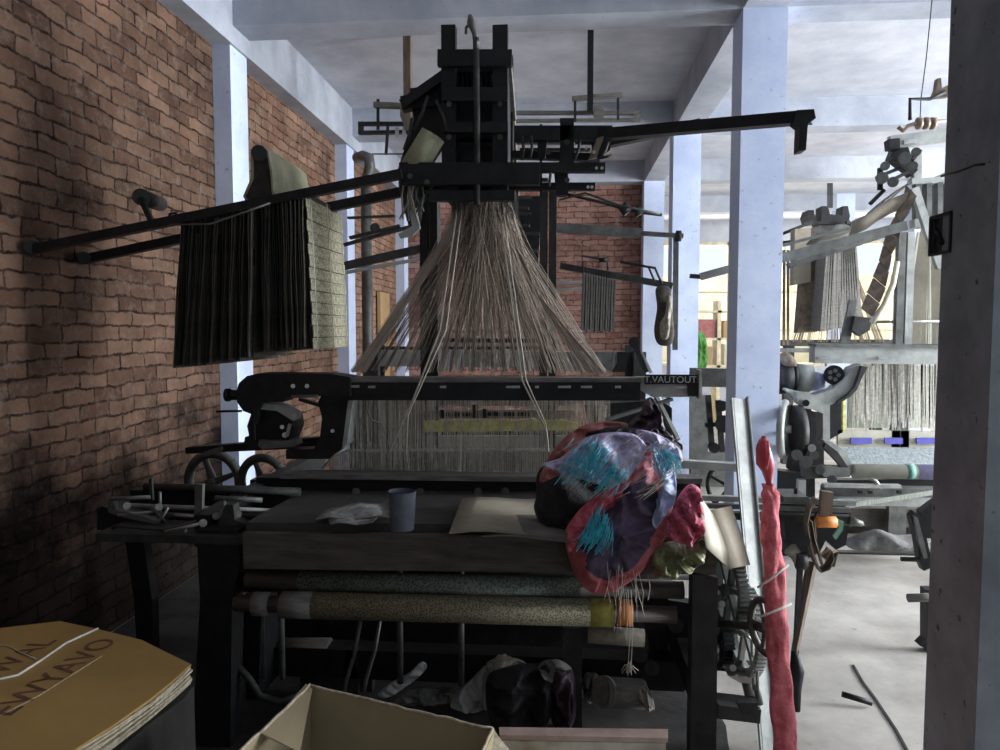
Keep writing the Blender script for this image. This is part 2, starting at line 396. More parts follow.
# ================================================================== THE SETTING
ZB = 3.52; ZS = 3.80          # underside of beams, underside of slab
struct(MB().box((-2.6, -2.2, -.1), (8.2, 16.2, 0)), 'floor', 'floor')
struct(MB().box((-2.6, -2.2, ZS), (8.2, 16.2, ZS + .15)), 'ceiling', 'slab')
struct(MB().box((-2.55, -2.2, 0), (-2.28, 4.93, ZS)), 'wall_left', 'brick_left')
struct(MB().box((-2.55, 4.93, 0), (-2.28, 16, ZS)), 'wall_left_rear', 'brick_rear')
struct(MB().box((-2.28, 10.46, 0), (1.17, 10.7, ZS)), 'wall_back', 'brick_back')
struct(MB().box((-2.6, -2.4, 0), (8.2, -2.2, ZS)), 'wall_front', 'lav_grey')
w = MB()                                    # right wall with three openings
for y0, y1 in ((-2.2, -.9), (1.4, 2.4), (4.8, 6.4), (10, 16.2)): w.box((8.0, y0, 0), (8.2, y1, ZS))
for y0, y1 in ((-.9, 1.4), (2.4, 4.8), (6.4, 10)): w.box((8.0, y0, 0), (8.2, y1, .9)); w.box((8.0, y0, 3.2), (8.2, y1, ZS))
struct(w, 'wall_right', 'lav')
w = MB()
w.box((-2.6, 16, 0), (1.6, 16.2, ZS)); w.box((1.6, 16, 0), (8.2, 16.2, .75)); w.box((1.6, 16, 3.35), (8.2, 16.2, ZS))
for x in (3.55, 5.6): w.box((x, 16, .75), (x + .18, 16.2, 3.35))
struct(w, 'wall_far', 'slab')
k = 0
for x0, x1 in ((1.6, 3.55), (3.73, 5.6), (5.78, 8.0)):
    k += 1; f = MB()
    f.bar((x0, 16.05, .78), (x1, 16.05, .78), .09, .07); f.bar((x0, 16.05, 3.32), (x1, 16.05, 3.32), .09, .07)
    for x in (x0 + .03, x1 - .03, (x0 + x1) / 2): f.bar((x, 16.05, .75), (x, 16.05, 3.35), .06, .09)
    for z in (1.5, 2.3): f.bar((x0, 16.05, z), (x1, 16.05, z), .04, .05)
    struct(f, 'window_%d' % k, 'frame_cream')
struct(MB().box((-1, 16.3, -.12), (14, 22, -.02)), 'yard_ground', 'floor')
struct(MB().box((-1, 19.5, -.02), (14, 19.7, 2.9)), 'wall_yard', 'yard')
# columns: the row to the right of the loom, and the row built into the left wall
for i, y in enumerate((2.0, 4.8, 7.6, 10.2, 13.0)):
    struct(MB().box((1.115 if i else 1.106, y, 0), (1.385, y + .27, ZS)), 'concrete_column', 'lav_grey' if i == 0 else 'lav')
for y in (4.8, 7.45, 10.2):
    struct(MB().box((-2.45, y, 0), (-2.16, y + .26, ZS)), 'concrete_column', 'lav')
for y in (7.6, 10.2, 13.0):
    struct(MB().box((4.62, y, 0), (4.92, y + .27, ZS)), 'concrete_column', 'lav')
for y in (2.0, 4.8, 7.6, 10.2, 13.0):
    struct(MB().box((-2.28, y + .005, ZB), (8.0, y + .265, ZS)), 'ceiling_beam', 'beam')
struct(MB().box((1.118, -2, ZB), (1.382, 16, ZS)), 'ceiling_beam', 'beam')
struct(MB().box((-2.28, -2, 3.40), (-2.14, 16, ZS)), 'ceiling_beam', 'beam')
# floor joint crack and niche in the near column
cr = MB(); q = [PZ(x, y, .003) for x, y in ((853, 665), (862, 681), (874, 697), (884, 712), (896, 730), (908, 752))]
for a, b in zip(q, q[1:]): cr.bar(a, b, .011, .004)
struct(cr, 'trim_1', 'black')
# dark sheet painting the shade under and around the loom, ragged edge
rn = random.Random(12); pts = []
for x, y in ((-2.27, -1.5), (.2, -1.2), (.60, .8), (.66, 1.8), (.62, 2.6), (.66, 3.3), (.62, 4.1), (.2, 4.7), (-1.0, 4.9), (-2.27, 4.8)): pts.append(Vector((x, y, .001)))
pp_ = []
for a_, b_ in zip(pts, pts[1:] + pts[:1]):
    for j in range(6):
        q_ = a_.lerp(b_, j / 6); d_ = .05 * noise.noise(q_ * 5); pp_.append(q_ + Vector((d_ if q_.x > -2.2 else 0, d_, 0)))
struct(MB().prism(pp_, (0, 0, .003)), 'under_loom_shade', 'floor_shade')
# niche box on the near column
nb = MB(); c0 = PX(950, 232, 1.106); 
for dy_, dz_, sy_, sz_ in ((0, .055, .12, .008), (0, -.055, .12, .008), (.058, 0, .008, .11), (-.058, 0, .008, .11)): nb.box((1.100, c0.y + .05 + dy_ - sy_ / 2, c0.z + dz_ - sz_ / 2), (1.116, c0.y + .05 + dy_ + sy_ / 2, c0.z + dz_ + sz_ / 2))
nb.box((1.112, c0.y, c0.z - .05), (1.116, c0.y + .1, c0.z + .05)); nb.tube([(1.10, c0.y + .03, c0.z - .03), (1.10, c0.y + .06, c0.z + .01), (1.10, c0.y + .08, c0.z - .02)], .008, 6)
struct(nb, 'trim_2', 'black')

# ================================================================== LIGHT
def area(name, loc, target, sx, sy, power, col):
    d = bpy.data.lights.new(name, 'AREA'); d.shape = 'RECTANGLE'; d.size = sx; d.size_y = sy; d.energy = power; d.color = col
    o = bpy.data.objects.new(name, d); COL.objects.link(o); o.location = loc
    o.rotation_euler = (Vector(target) - Vector(loc)).to_track_quat('-Z', 'Y').to_euler(); return o
area('daylight_side_opening_front', (8.15, .25, 2.05), (0, .25, 2.0), 2.3, 2.3, 20, (.80, .88, 1))
area('daylight_side_opening_middle', (8.15, 3.6, 2.05), (0, 3.6, 1.4), 2.3, 2.4, 720, (.92, .95, 1))
area('daylight_side_opening_rear', (8.15, 8.2, 2.05), (0, 8.2, 1.6), 2.3, 3.5, 400, (1, .97, .93))
area('daylight_far_windows', (4.9, 16.25, 2.05), (4.5, 0, 1.3), 6.2, 2.5, 330, (1, .96, .86))
sun = bpy.data.lights.new('sun', 'SUN'); sun.energy = 2.2; sun.color = (1, .95, .85); sun.angle = R(1)
so = bpy.data.objects.new('sun', sun); COL.objects.link(so); so.rotation_euler = Vector((.25, .75, -.62)).to_track_quat('-Z', 'Y').to_euler()
wd = bpy.data.worlds.new('world'); SC.world = wd; wd.use_nodes = True
bg = wd.node_tree.nodes['Background']; bg.inputs[0].default_value = (.85, .93, 1, 1); bg.inputs[1].default_value = .75
SC.view_settings.view_transform = 'Standard'; SC.view_settings.look = 'None'; SC.view_settings.exposure = 0.55; SC.view_settings.gamma = 1
SC.view_settings.use_curve_mapping = False

# ================================================================== MAIN LOOM
loom = thing('power_loom', (-.35, 3.1, 0), 'large black iron power loom in the foreground with the silk bundle on it', 'loom')
# front breast beam
a = P(243, 551, 2.5); b = P(716, 556, 2.5)
MB().bar(a + Vector((0, .06, 0)), b + Vector((0, .06, 0)), .12, .128).build('breast_beam', 'dwood', loom)
zt = a.z + .064
zt2 = b.z + .064
t = MB(); t.sheet([[Vector((a.x + (b.x - a.x) * u, 2.5 + .03 + v * .72, zt + (zt2 - zt) * u + .001 - .02 * v)) for u in (0, .25, .5, .75, 1)] for v in (0, .33, .66, 1)], -.03, False)
t.build('deck_board', 'deck', loom)
# cloth rollers
def roller(y0, y1, x0, x1, Y, m, n=28, name='cloth_roll', sub=None):
    pa = P(x0, (y0[0] + y1[0]) / 2, Y); pb = P(x1, (y0[1] + y1[1]) / 2, Y)
    r = (P(x0, y0[0], Y) - P(x0, y1[0], Y)).length / 2
    o = MB().cyl(pa, pb, r, n).build(name, m, loom); return o, pa, pb, r
o, pa, pb, r = roller((571, 577), (590, 598), 300, 580, 2.58, 'cloth_green')
o['label'] = 'roll of green patterned brocade'
dx = (pb - pa).normalized()
MB().cyl(pa - dx * .2, pb + dx * .36, r * .86, 20).build('roller_core', 'dwood', o)
o, pa, pb, r = roller((592, 597), (618, 629), 300, 612, 2.54, 'cloth_gold')
o['label'] = 'roll of gold patterned brocade'
MB().cyl(pa - dx * .24, pb + dx * .22, r * .6, 20).build('roller_core', 'dwood', o)
MB().cyl(pb - dx * .075, pb + dx * .004, r * 1.02, 24).build('yellow_selvedge', 'cloth_end', o)
MB().cyl(pa - dx * .065, pa + dx * .05, r * 1.02, 24).cyl(pa - dx * .17, pa - dx * .11, r * .9, 24).build('roller_collar', 'gwood', o)
# left big wooden cheek blocks beside the rolls and at the right end
MB().ppoly([(243, 572), (300, 572), (300, 592), (243, 592)], 2.6, .06).build('roller_bracket', 'black', loom)
MB().ppoly([(612, 592), (668, 598), (668, 626), (612, 620)], 2.6, .08).build('roller_bracket', 'black', loom)
MB().cyl(P(617, 612, 2.52), P(632, 613, 2.52), .045, 20).build('orange_bobbin', 'orange', loom)
MB().cyl(P(588, 634, 2.66), P(644, 638, 2.66), .032, 20).build('waste_roll', 'jute', loom)
# legs
def leg(pts, Y, dy, m='black'):
    return MB().ppoly(pts, Y, dy).build('leg', m, loom)
def foot(px, Y):           # photo y of the floor under column px at depth Y
    w_ = P(px, 500, Y); z = w_.z; 
    w2 = P(px, 600, Y); return 500 + (z) / (z - w2.z) * 100
leg([(196, 530), (238, 530), (240, 560), (232, 600), (230, foot(230, 2.55)), (192, foot(192, 2.55)), (200, 600)], 2.55, .1)
leg([(693, 572), (718, 578), (716, foot(716, 2.5)), (690, foot(690, 2.5))], 2.5, .08, 'iron')
leg([(250, 480), (275, 480), (275, foot(275, 3.9)), (250, foot(250, 3.9))], 3.9, .09)
leg([(640, 470), (665, 470), (665, foot(665, 3.9)), (640, foot(640, 3.9))], 3.9, .09)
leg([(124, 532), (142, 532), (152, 600), (154, foot(154, 2.75)), (140, foot(140, 2.75)), (134, 600)], 2.75, .05)
leg([(563, 628), (582, 628), (582, foot(582, 2.75)), (563, foot(563, 2.75))], 2.75, .06, 'iron')
for px in (205, 700):
    q0 = P(px, 640, 2.6); x = q0.x
    MB().bar((x, 2.6, .28), (x, 3.95, .28), .07, .10).bar((x, 2.6, .8), (x, 3.95, .82), .06, .12).build('side_rail', 'black', loom)
xl = P(205, 640, 2.6).x; xr = P(700, 640, 2.6).x
MB().bar((xl, 2.95, .17), (xr, 2.95, .17), .10, .12).build('cross_rail', 'black', loom)
MB().bar((xl, 3.9, .45), (xr, 3.9, .45), .10, .16).build('cross_rail', 'black', loom)
MB().cyl((xl, 3.35, .42), (xr, 3.35, .42), .11, 24).build('warp_roller', 'dwood', loom)
MB().cyl((xl, 3.0, .55), (xr + .06, 3.0, .55), .022, 12).build('drive_shaft', 'iron', loom)
for x0, px in ((0, 258), (0, 278), (0, 398), (0, 460)):
    q0 = P(px, 600, 2.75); MB().cyl((q0.x, 2.78, .16), (q0.x, 2.78, .62), .012, 10).build('treadle_rod', 'grey', loom)
MB().tube([P(x, y, 2.62) for x, y in ((216, 662), (236, 664), (250, 680), (260, 696), (280, 702), (300, 696))], .014, 8).build('curved_hose', 'iron', loom)
for k, (x, y) in enumerate(((372, 620), (352, 622))):
    MB().tube([P(x + 8, y, 2.7), P(x + 3, y + 30, 2.7), P(x - 6, y + 60, 2.72), P(x - 8, y + 72, 2.72)], .008, 6).build('lever', 'grey', loom)
MB().ppoly([(300, 652), (372, 655), (372, 692), (300, 690)], 2.95, .05).ppoly([(345, 650), (358, 650), (358, 700), (345, 700)], 2.9, .04).build('lower_plate', 'iron', loom)
# sley (beater) with its bright top edge
a = P(284, 474, 3.15); b = P(560, 477, 3.15); c = P(700, 479, 3.15)
MB().bar(a, c, .10, .022).build('sley_cap', 'gwood', loom)
MB().bar(a + Vector((-.12, .03, -.08)), c + Vector((0, .03, -.08)), .09, .13).build('sley_beam', 'black', loom)
MB().bar(P(240, 505, 3.25), P(700, 512, 3.25), .06, .15).build('sley_beam', 'black', loom)
# reed behind the sley cap: fine vertical dents
rd = MB(); pa = P(330, 470, 3.22); pb = P(600, 473, 3.22)
for i in range(150):
    u = i / 149; x = pa.x + (pb.x - pa.x) * u; rd.bar((x, 3.22, pa.z), (x, 3.22, pa.z + .085), .003, .012, up=(0, 1, 0))
rd.bar(pa + Vector((0, 0, .088)), pb + Vector((0, 0, .10)), .02, .012)
rd.build('reed', 'heddle', loom)
# left shuttle box: shafts and castings
MB().tube([P(145, 487, 2.95), P(300, 492, 2.95)], .018, 10).build('picking_shaft', 'iron', loom)
MB().tube([P(112, 505, 2.8), P(300, 512, 2.8)], .010, 10).build('picking_shaft', 'light', loom)  # lighter iron paints a highlight onto this shaft
MB().tube([P(150, 513, 2.72), P(240, 519, 2.72)], .008, 8).build('picking_shaft', 'grey', loom)
MB().ppoly([(97, 510), (102, 506), (118, 512), (160, 522), (160, 530), (97, 530)], 2.7, .12).build('shuttle_box', 'black', loom)
MB().ppoly([(130, 490), (240, 490), (300, 498), (300, 526), (130, 520)], 2.98, .05).build('shuttle_box_back', 'black', loom)
MB().ppoly([(108, 502), (113, 500), (113, 510), (125, 512), (160, 522), (158, 525), (118, 516), (108, 512)], 2.66, .03).build('guide_casting', 'grey', loom)
MB().bar(P(112, 530, 2.62), P(300, 534, 2.62), .2, .03).build('shuttle_race', 'iron', loom)
MB().tube([P(165, 532, 2.5), P(203, 523, 2.5)], .006, 8).build('throw_rod', 'steel', loom)
MB().cyl(P(203, 523, 2.46), P(203, 523, 2.56), .014, 12).build('throw_rod_eye', 'grey', loom)
MB().bar(P(200, 484, 2.7), P(199, 522, 2.7), .03, .02).build('upright_lever', 'grey', loom)
MB().bar(P(151, 478, 2.7), P(152, 500, 2.7), .012, .012).build('upright_lever', 'iron', loom)
MB().bar(P(182, 527, 2.55), P(192, 546, 2.55), .02, .012).build('pawl', 'grey', loom)
MB().tube([P(112, 528, 2.55), P(118, 526, 2.55), P(165, 530, 2.55), P(196, 522, 2.55)], .007, 8).build('connecting_rod', 'iron', loom)
MB().ppoly([(147, 530), (176, 530), (176, 540), (147, 538)], 2.6, .04).build('bearing_block', 'iron', loom)
MB().ppoly([(225, 505), (233, 505), (235, 520), (245, 524), (245, 534), (215, 534)], 2.6, .05).build('bearing_block', 'iron', loom)
# left hand wheels behind
MB().wheel(P(214, 482, 3.7), (0.15, 1, 0), .15, .05, 4).build('hand_wheel', 'grey', loom)
MB().wheel(P(263, 482, 3.5), (0.15, 1, 0), .12, .045, 4).build('hand_wheel', 'grey', loom)
MB().bar(P(188, 450, 3.4), P(330, 441, 3.4), .05, .03, w2=.05, h2=.05).build('top_lever', 'black', loom)
MB().ppoly([(203, 452), (222, 446), (222, 451), (205, 457)], 3.37, .04).build('lever_tip', 'grey', loom)
# ---- top arch
a = P(300, 378, 3.05); b = P(700, 379, 3.05)
MB().bar(P(300, 379, 3.08), P(640, 380, 3.08), .10, .022).build('arch_cap', 'gwood', loom)
ar = MB(); ar.bar(P(330, 391, 3.04), P(640, 391, 3.04), .04, .075); ar.build('arch_beam', 'black', loom)
for x0, x1, y in ((350, 359, 386.5), (368, 375, 387), (440, 446, 387), (506, 520, 387), (535, 539, 387), (558, 571, 387), (581, 592, 387), (615, 621, 387)):
    MB().ppoly([(x0, y - 1.1), (x1, y - 1.4), (x1, y + 1.2), (x0, y + 1)], 3.014, .004).build('slot_plate', 'steel', loom)
# casting at the left end of the arch
MB().ppoly([(236, 392), (239, 383), (247, 376), (258, 373.5), (330, 374), (350, 377), (350, 396), (322, 396), (298, 396), (286, 397), (283, 402), (262, 402), (258, 410), (256, 424), (251, 414), (243, 411), (237, 402)], 3.0, .12).build('arch_casting', 'black', loom)
MB().ppoly([(322, 394), (352, 394), (351, 404), (344, 446), (331, 459), (286, 459), (286, 450), (314, 449), (320, 436), (322, 418), (318, 402)], 3.04, .08).build('arch_post', 'black', loom)
MB().ppoly([(348, 401), (353, 400), (347, 444), (342, 449)], 3.02, .1).build('post_edge', 'light', loom)
MB().ppoly([(256, 408), (276, 407), (291, 416), (293, 428), (288, 441), (262, 444), (250, 440), (247, 426), (251, 414)], 3.06, .14).build('cam_housing', 'black', loom)
MB().ppoly([(257, 403.5), (276, 404), (293, 414), (293, 421), (277, 411), (257, 409)], 3.03, .1).build('housing_lip', 'light', loom)
MB().ppoly([(259, 440), (268, 441), (292, 441), (293, 447), (262, 449), (258, 446)], 3.03, .12).build('housing_base', 'grey', loom)
MB().cyl(P(285, 435, 3.03), P(285, 435, 3.12), .012, 12).cyl(P(282, 427, 3.03), P(282, 427, 3.12), .009, 12).bar(P(290, 424, 3.02), P(287, 436, 3.02), .012, .012).build('bolt', 'steel', loom)
MB().cyl(P(228, 395, 3.03), P(240, 395, 3.03), .022, 12).cyl(P(226, 395, 3.03), P(230, 395, 3.03), .028, 12).build('peg', 'black', loom)
MB().cyl(P(216, 411.5, 3.0), P(242, 411, 3.03), .005, 8).build('peg', 'black', loom)
MB().ppoly([(245, 437), (262, 437), (262, 450), (246, 450), (244, 442)], 3.06, .1).bar(P(253, 410, 3.0), P(254, 440, 3.0), .012, .012).build('housing_foot', 'black', loom)
MB().bar(P(300, 399, 3.2), P(343, 412, 3.12), .02, .015).bar(P(292, 396.5, 3.0), P(318, 396, 3.0), .015, .012).build('lever', 'grey', loom)
MB().tube([P(345, 449, 3.0), P(335, 455, 3.0), P(322, 468, 3.0)], .005, 6).build('wire', 'light', loom)
MB().cyl(P(332.5, 431, 3.02), P(332.5, 431, 3.06), .008, 12).cyl(P(293, 386, 2.985), P(293, 386, 3.02), .009, 12).cyl(P(307, 386, 2.985), P(307, 386, 3.02), .009, 12).build('rivet', 'steel', loom)
# ---- right end: arm, maker's plate
MB().ppoly([(636, 377), (700, 377), (700, 397), (652, 397), (640, 390)], 3.04, .05).build('arch_bracket', 'light', loom)
pl = MB().ppoly([(645, 374.8), (698, 374.8), (698, 384.4), (645, 384.4)], 3.01, .02).build('maker_plate', 'black', loom); pl['label'] = 'black plate with raised pale letters'
MB().ppoly([(688.5, 384), (697.5, 384), (697.5, 396), (688.5, 396)], 3.01, .02).build('plate_block', 'black', loom)
MB().ppoly([(699, 370), (702, 370), (702, 399), (699, 399)], 3.0, .06).build('plate_edge', 'light', loom)
MB().ppoly([(673, 386), (687, 386.2), (687, 388.6), (675, 388.4)], 3.035, .006).build('slot_plate', 'steel', loom)
def text_on(name, body, p, size, rot, m, parent, ext=.0015, sx=1.0):
    c = bpy.data.curves.new(name, 'FONT'); c.body = body; c.size = size; c.extrude = ext; c.align_x = 'CENTER'; c.align_y = 'CENTER'; c.space_character = sx
    o_ = bpy.data.objects.new(name, c); COL.objects.link(o_); bpy.context.view_layer.update()
    me = bpy.data.meshes.new_from_object(o_.evaluated_get(bpy.context.evaluated_depsgraph_get()))
    bpy.data.objects.remove(o_); me.materials.clear(); me.materials.append(M[m])
    ob = bpy.data.objects.new(name, me); COL.objects.link(ob); ob.parent = parent; ob.location = Vector(p) - WP[parent.name]; ob.rotation_euler = rot
    WP[ob.name] = Vector(p); return ob
text_on('plate_lettering', 'T.VAUTOUT:', P(671.5, 379.8, 3.006), .0375, (R(90), 0, 0), 'steel', pl, .001)
# ---- things seen through the arch: heddles, yellow strip, hanging cords
hd = MB(); rn = random.Random(3)
for i in range(620):
    u = rn.random(); x = P(348 + u * 262, 430, 3.12).x; y = 3.10 + rn.random() * .22
    z1 = 1.31; z0 = rn.choice((.98, .94, .96, 1.02, 1.1))
    hd.bar((x, y, z1), (x + rn.uniform(-.004, .004), y, z0), .0016, .0016, up=(0, 1, 0))
o = hd.build('heddle_cord', 'heddle', loom); o['kind'] = 'stuff'
lg = MB()
for i in range(150):
    x = P(352 + i * 1.25 + rn.random(), 450, 3.2).x; z0 = 1.02 + rn.uniform(-.02, .015); lg.bar((x, 3.2 + rn.random() * .12, z0), (x, 3.25, z0 - .12), .004, .004, up=(0, 1, 0))
o = lg.build('lingo_weight', 'light', loom); o['kind'] = 'stuff'
MB().ppoly([(424, 421), (560, 420), (578, 423), (578, 430), (424, 432)], 3.16, .01).build('yellow_selvedge_strip', 'yellow', loom)
MB().ppoly([(420, 411), (575, 410), (575, 418), (420, 419)], 3.19, .012).build('heddle_frame', 'jute', loom)
MB().ppoly([(432, 398), (574, 398), (574, 406), (432, 406)], 3.42, .015).build('heddle_frame', 'gwood', loom)
MB().bar(P(445, 414.5, 3.17), P(474, 414.5, 3.17), .01, .016).bar(P(488, 414, 3.17), P(530, 414, 3.17), .01, .016).ppoly([(472, 405), (477, 405), (477, 418), (472, 418)], 3.17, .02).ppoly([(440, 410), (444, 410), (444, 418), (440, 418)], 3.17, .02).ppoly([(482, 409), (487, 409), (487, 418), (482, 418)], 3.17, .02).build('frame_clamp', 'iron', loom)
MB().ppoly([(350, 398), (378, 396), (378, 470), (350, 470)], 3.5, .03).build('inner_panel', 'grey', loom)
MB().ppoly([(378, 396), (425, 396), (425, 470), (378, 470)], 3.52, .02).build('inner_panel', 'jute', loom)
MB().ppoly([(424, 436), (612, 436), (612, 470), (424, 470)], 3.5, .02).build('warp_screen', 'warp', loom)
MB().tube([P(370, 400, 3.1), P(368, 412, 3.1), P(372, 420, 3.1), P(382, 424, 3.1), P(386, 434, 3.1)], .004, 6).build('wire', 'light', loom)
MB().cyl(P(600, 405, 3.3), P(600, 440, 3.3), .03, 12).ppoly([(585, 405), (660, 400), (672, 408), (672, 480), (600, 478), (590, 440)], 3.45, .06).build('heald_casting', 'black', loom)
MB().bar(P(606, 420, 3.0), P(672, 399, 3.05), .03, .012).build('lever', 'grey', loom)
MB().bar(P(656, 397, 3.1), P(678, 440, 3.0), .02, .012).build('lever', 'grey', loom)
# ---- right end of the loom: shafts to the far shuttle box
MB().bar(P(600, 459, 3.3), P(738, 467, 3.3), .05, .035).build('picking_rail', 'light', loom)
MB().bar(P(690, 497, 3.2), P(855, 503, 3.2), .03, .022).build('picking_rail', 'light', loom)
MB().bar(P(690, 505, 3.15), P(850, 510, 3.15), .03, .018).build('picking_rail', 'grey', loom)
MB().bar(P(690, 514, 3.2), P(850, 519, 3.2), .04, .03).build('picking_rail', 'iron', loom)
MB().ppoly([(782, 496), (805, 496), (815, 502), (845, 505), (850, 520), (846, 545), (836, 550), (826, 540), (820, 552), (805, 560), (786, 545)], 3.3, .1).build('shuttle_box', 'black', loom)
MB().ppoly([(784, 497), (808, 497), (816, 505), (784, 503)], 3.14, .16).build('box_lid', 'grey', loom)
MB().bar(P(795.5, 488, 3.2), P(795.5, 500, 3.2), .012, .012).build('pin', 'black', loom)
MB().tube([P(838, 523, 3.2), P(852, 523, 3.2), P(864, 525, 3.2)], [.012, .010, .004], 10).cyl(P(849, 520, 3.18), P(862, 524, 3.18), .018, 12, .012).build('spindle', 'grey', loom)
MB().cyl(P(817, 522, 3.1), P(836, 522, 3.1), .023, 20).build('orange_bobbin', 'orange', loom)
MB().ppoly([(836, 518), (844, 522), (843, 530), (836, 540), (833, 536), (839, 528)], 3.1, .01).build('green_rag', 'teal2', loom)
MB().ppoly([(822, 491), (834, 493), (832, 516), (820, 515)], 3.1, .03).build('picker', 'wood', loom)
s_ = MB(); q = [P(x, y, 3.06) for x, y in ((819, 500), (812, 510), (809, 524), (812, 545), (817, 562), (822, 572), (829, 569), (834, 560), (832, 552), (826, 560), (820, 556), (815, 540), (812, 522))]
s_.sheet([[p + Vector((0, d, 0)) for p in q] for d in (0, .03, .06)], .006); s_.build('leather_strap', 'strap', loom)
s_ = MB(); q = [P(x, y, 3.16) for x, y in ((824, 505), (816, 520), (818, 545), (824, 566), (834, 566), (837, 552), (830, 556))]
s_.sheet([[p + Vector((0, d, 0)) for p in q] for d in (0, .03)], .006); s_.build('leather_strap', 'strap', loom)
MB().tube([P(790, 549, 3.1), P(797, 556, 3.1), P(800, 565, 3.1)], [.03, .026, .02], 10).build('bearing', 'jute', loom)
MB().cyl(P(805, 541, 3.05), P(805, 541, 3.12), .02, 14).cyl(P(796, 561, 3.08), P(806, 561, 3.08), .035, 14).build('bolt', 'iron', loom)
MB().bar(P(800, 565, 3.12), P(795, 668, 3.05), .02, .02).build('picking_stick', 'iron', loom)
MB().bar(P(812, 562, 3.15), P(795, 650, 3.05), .035, .035, w2=.022, h2=.022).build('picking_stick', 'wood', loom)
MB().tube([P(794, 650, 3.0), P(797, 672, 3.0), P(796, 690, 3.0), P(797, 718, 3.0)], [.012, .03, .022, .012], 8).build('stick_shoe', 'black', loom)
# gears and take-up wheel at the right side of the frame
gx = P(738, 620, 2.75).x
MB().gear(P(730, 590, 2.72), (1, .12, 0), .15, .035, 56, 6).build('spur_gear', 'grey', loom)
MB().gear(P(745, 628, 2.68), (1, .12, 0), .165, .03, 60, 6).build('spur_gear', 'light', loom)
MB().gear(P(721, 640, 2.85), (1, .12, 0), .10, .04, 36, 5).build('spur_gear', 'black', loom)
MB().wheel(P(766, 627, 2.38), (1, .35, 0), .085, .024, 5, .18).build('hand_wheel', 'grey', loom)
MB().tube([P(700, 622, 2.8), P(766, 627, 2.40)], .014, 10).build('gear_shaft', 'iron', loom)
MB().tube([P(735, 625, 2.6), P(752, 640, 2.6), P(754, 690, 2.6)], .006, 8).tube([P(756, 635, 2.55), P(758, 690, 2.55)], .005, 8).build('link_rod', 'light', loom)
MB().ppoly([(728, 676), (757, 677), (757, 684), (740, 683)], 2.6, .08).build('foot_plate', 'steel', loom)
MB().tube([P(738, 664, 2.65), P(744, 672, 2.65), P(752, 700, 2.65)], [.02, .018, .022], 8).tube([P(756, 684, 2.6), P(760, 704, 2.6)], .012, 8).build('pedal_link', 'grey', loom)
MB().bar(P(715, 705, 2.7), P(757, 710, 2.7), .10, .05).ppoly([(738, 703), (758, 703), (758, 715), (742, 715)], 2.55, .05).build('lower_bracket', 'iron', loom)
MB().bar(P(716, 664, 2.9), P(760, 668, 2.9), .05, .03).build('lower_bracket', 'black', loom)
MB().ppoly([(668, 600), (693, 604), (693, 690), (680, 690), (668, 640)], 2.9, .06).build('take_up_casting', 'black', loom)
for x, y in ((716, 592), (722, 604), (716, 650), (733, 668)):
    MB().cyl(P(x, y, 2.6), P(x, y, 2.68), .012, 10).build('bolt', 'steel', loom)

# ================================================================== JACQUARD MACHINE over the loom
jq = thing('jacquard_machine', (-.3, 3.25, 0), 'black jacquard head on tall posts above the foreground loom, with long card rails', 'loom head')
for x0, x1, dy, yt in ((442, 456, 0, 27), (493, 508, 0, 27)):
    a = P((x0 + x1) / 2, yt, 3.1); b = P((x0 + x1) / 2, 200, 3.1); wv = (P(x1, 100, 3.1) - P(x0, 100, 3.1)).length
    for dyy in (0, .34):
        MB().bar((a.x, 3.1 + dyy, b.z), (a.x, 3.1 + dyy, a.z), wv, .05, up=(0, 1, 0)).build('post', 'black', jq)
def jbar(x0, y0, x1, y1, Y, h, dy=.04, m='black', name='crossbar', y1Y=None):
    a = P(x0, y0, Y); b = P(x1, y1, Y if y1Y is None else y1Y); hh = h / F * Y
    return MB().bar(a, b, dy, hh).build(name, m, jq)
jbar(438, 59, 512, 59, 3.06, 15, .03); jbar(438, 57, 512, 57, 3.48, 12)
jbar(443, 95, 508, 95, 3.06, 13, .03); jbar(443, 128, 508, 128, 3.06, 10, .03)
jbar(402, 175, 540, 175, 3.04, 20); jbar(430, 196, 515, 196, 3.06, 10)
for sx in (447, 500):
    a = P(sx, 60, 3.1)
    for yy in (60, 128, 190):
        q = P(sx, yy, 3.1); MB().bar((q.x, 3.1, q.z), (q.x, 3.44, q.z), .04, .05).build('side_tie', 'black', jq)
# knife box (griffe) inside
g = MB(); 
for k in range(9):
    xx = 456 + k * 4.6
    g.bar(P(xx, 78, 3.28), P(xx, 190, 3.28), .006, .18, up=(0, 1, 0))
g.bar(P(455, 76, 3.28), P(496, 76, 3.28), .2, .03); g.build('hook_box', 'black', jq)
g = MB()
for k in range(6): g.bar(P(457, 132 + k * 9, 3.17), P(494, 132 + k * 9, 3.17), .02, .015)
g.build('needle_board', 'black', jq)
MB().ppoly([(457, 66), (493, 66), (493, 70), (457, 70)], 3.2, .03).build('knife_bar', 'black', jq)
MB().ppoly([(455, 88), (494, 88), (494, 200), (455, 200)], 3.16, .03).ppoly([(444, 70), (448, 70), (448, 198), (444, 198)], 3.13, .3).ppoly([(502, 70), (506, 70), (506, 198), (502, 198)], 3.13, .3).build('back_board', 'black', jq)
MB().tube([P(476, 38, 3.04), P(477, 130, 3.04), P(477, 205, 3.04)], .013, 10).build('lifting_rod', 'iron', jq)
MB().tube([P(470, 15, 3.04), P(471, 22, 3.04), P(475, 34, 3.04), P(477, 50, 3.04)], [.008, .018, .012, .014], 10).tube([P(471, 22, 3.04), P(466, 28, 3.04), P(466, 34, 3.04)], .006, 6).build('lifting_head', 'grey', jq)
MB().bar(P(510, 58, 3.45), P(517, 196, 3.6), .02, .03).build('edge_strip', 'wood', jq)
MB().bar(P(509, 60, 3.3), P(514, 120, 3.45), .02, .03).build('edge_strip', 'gwood', jq)
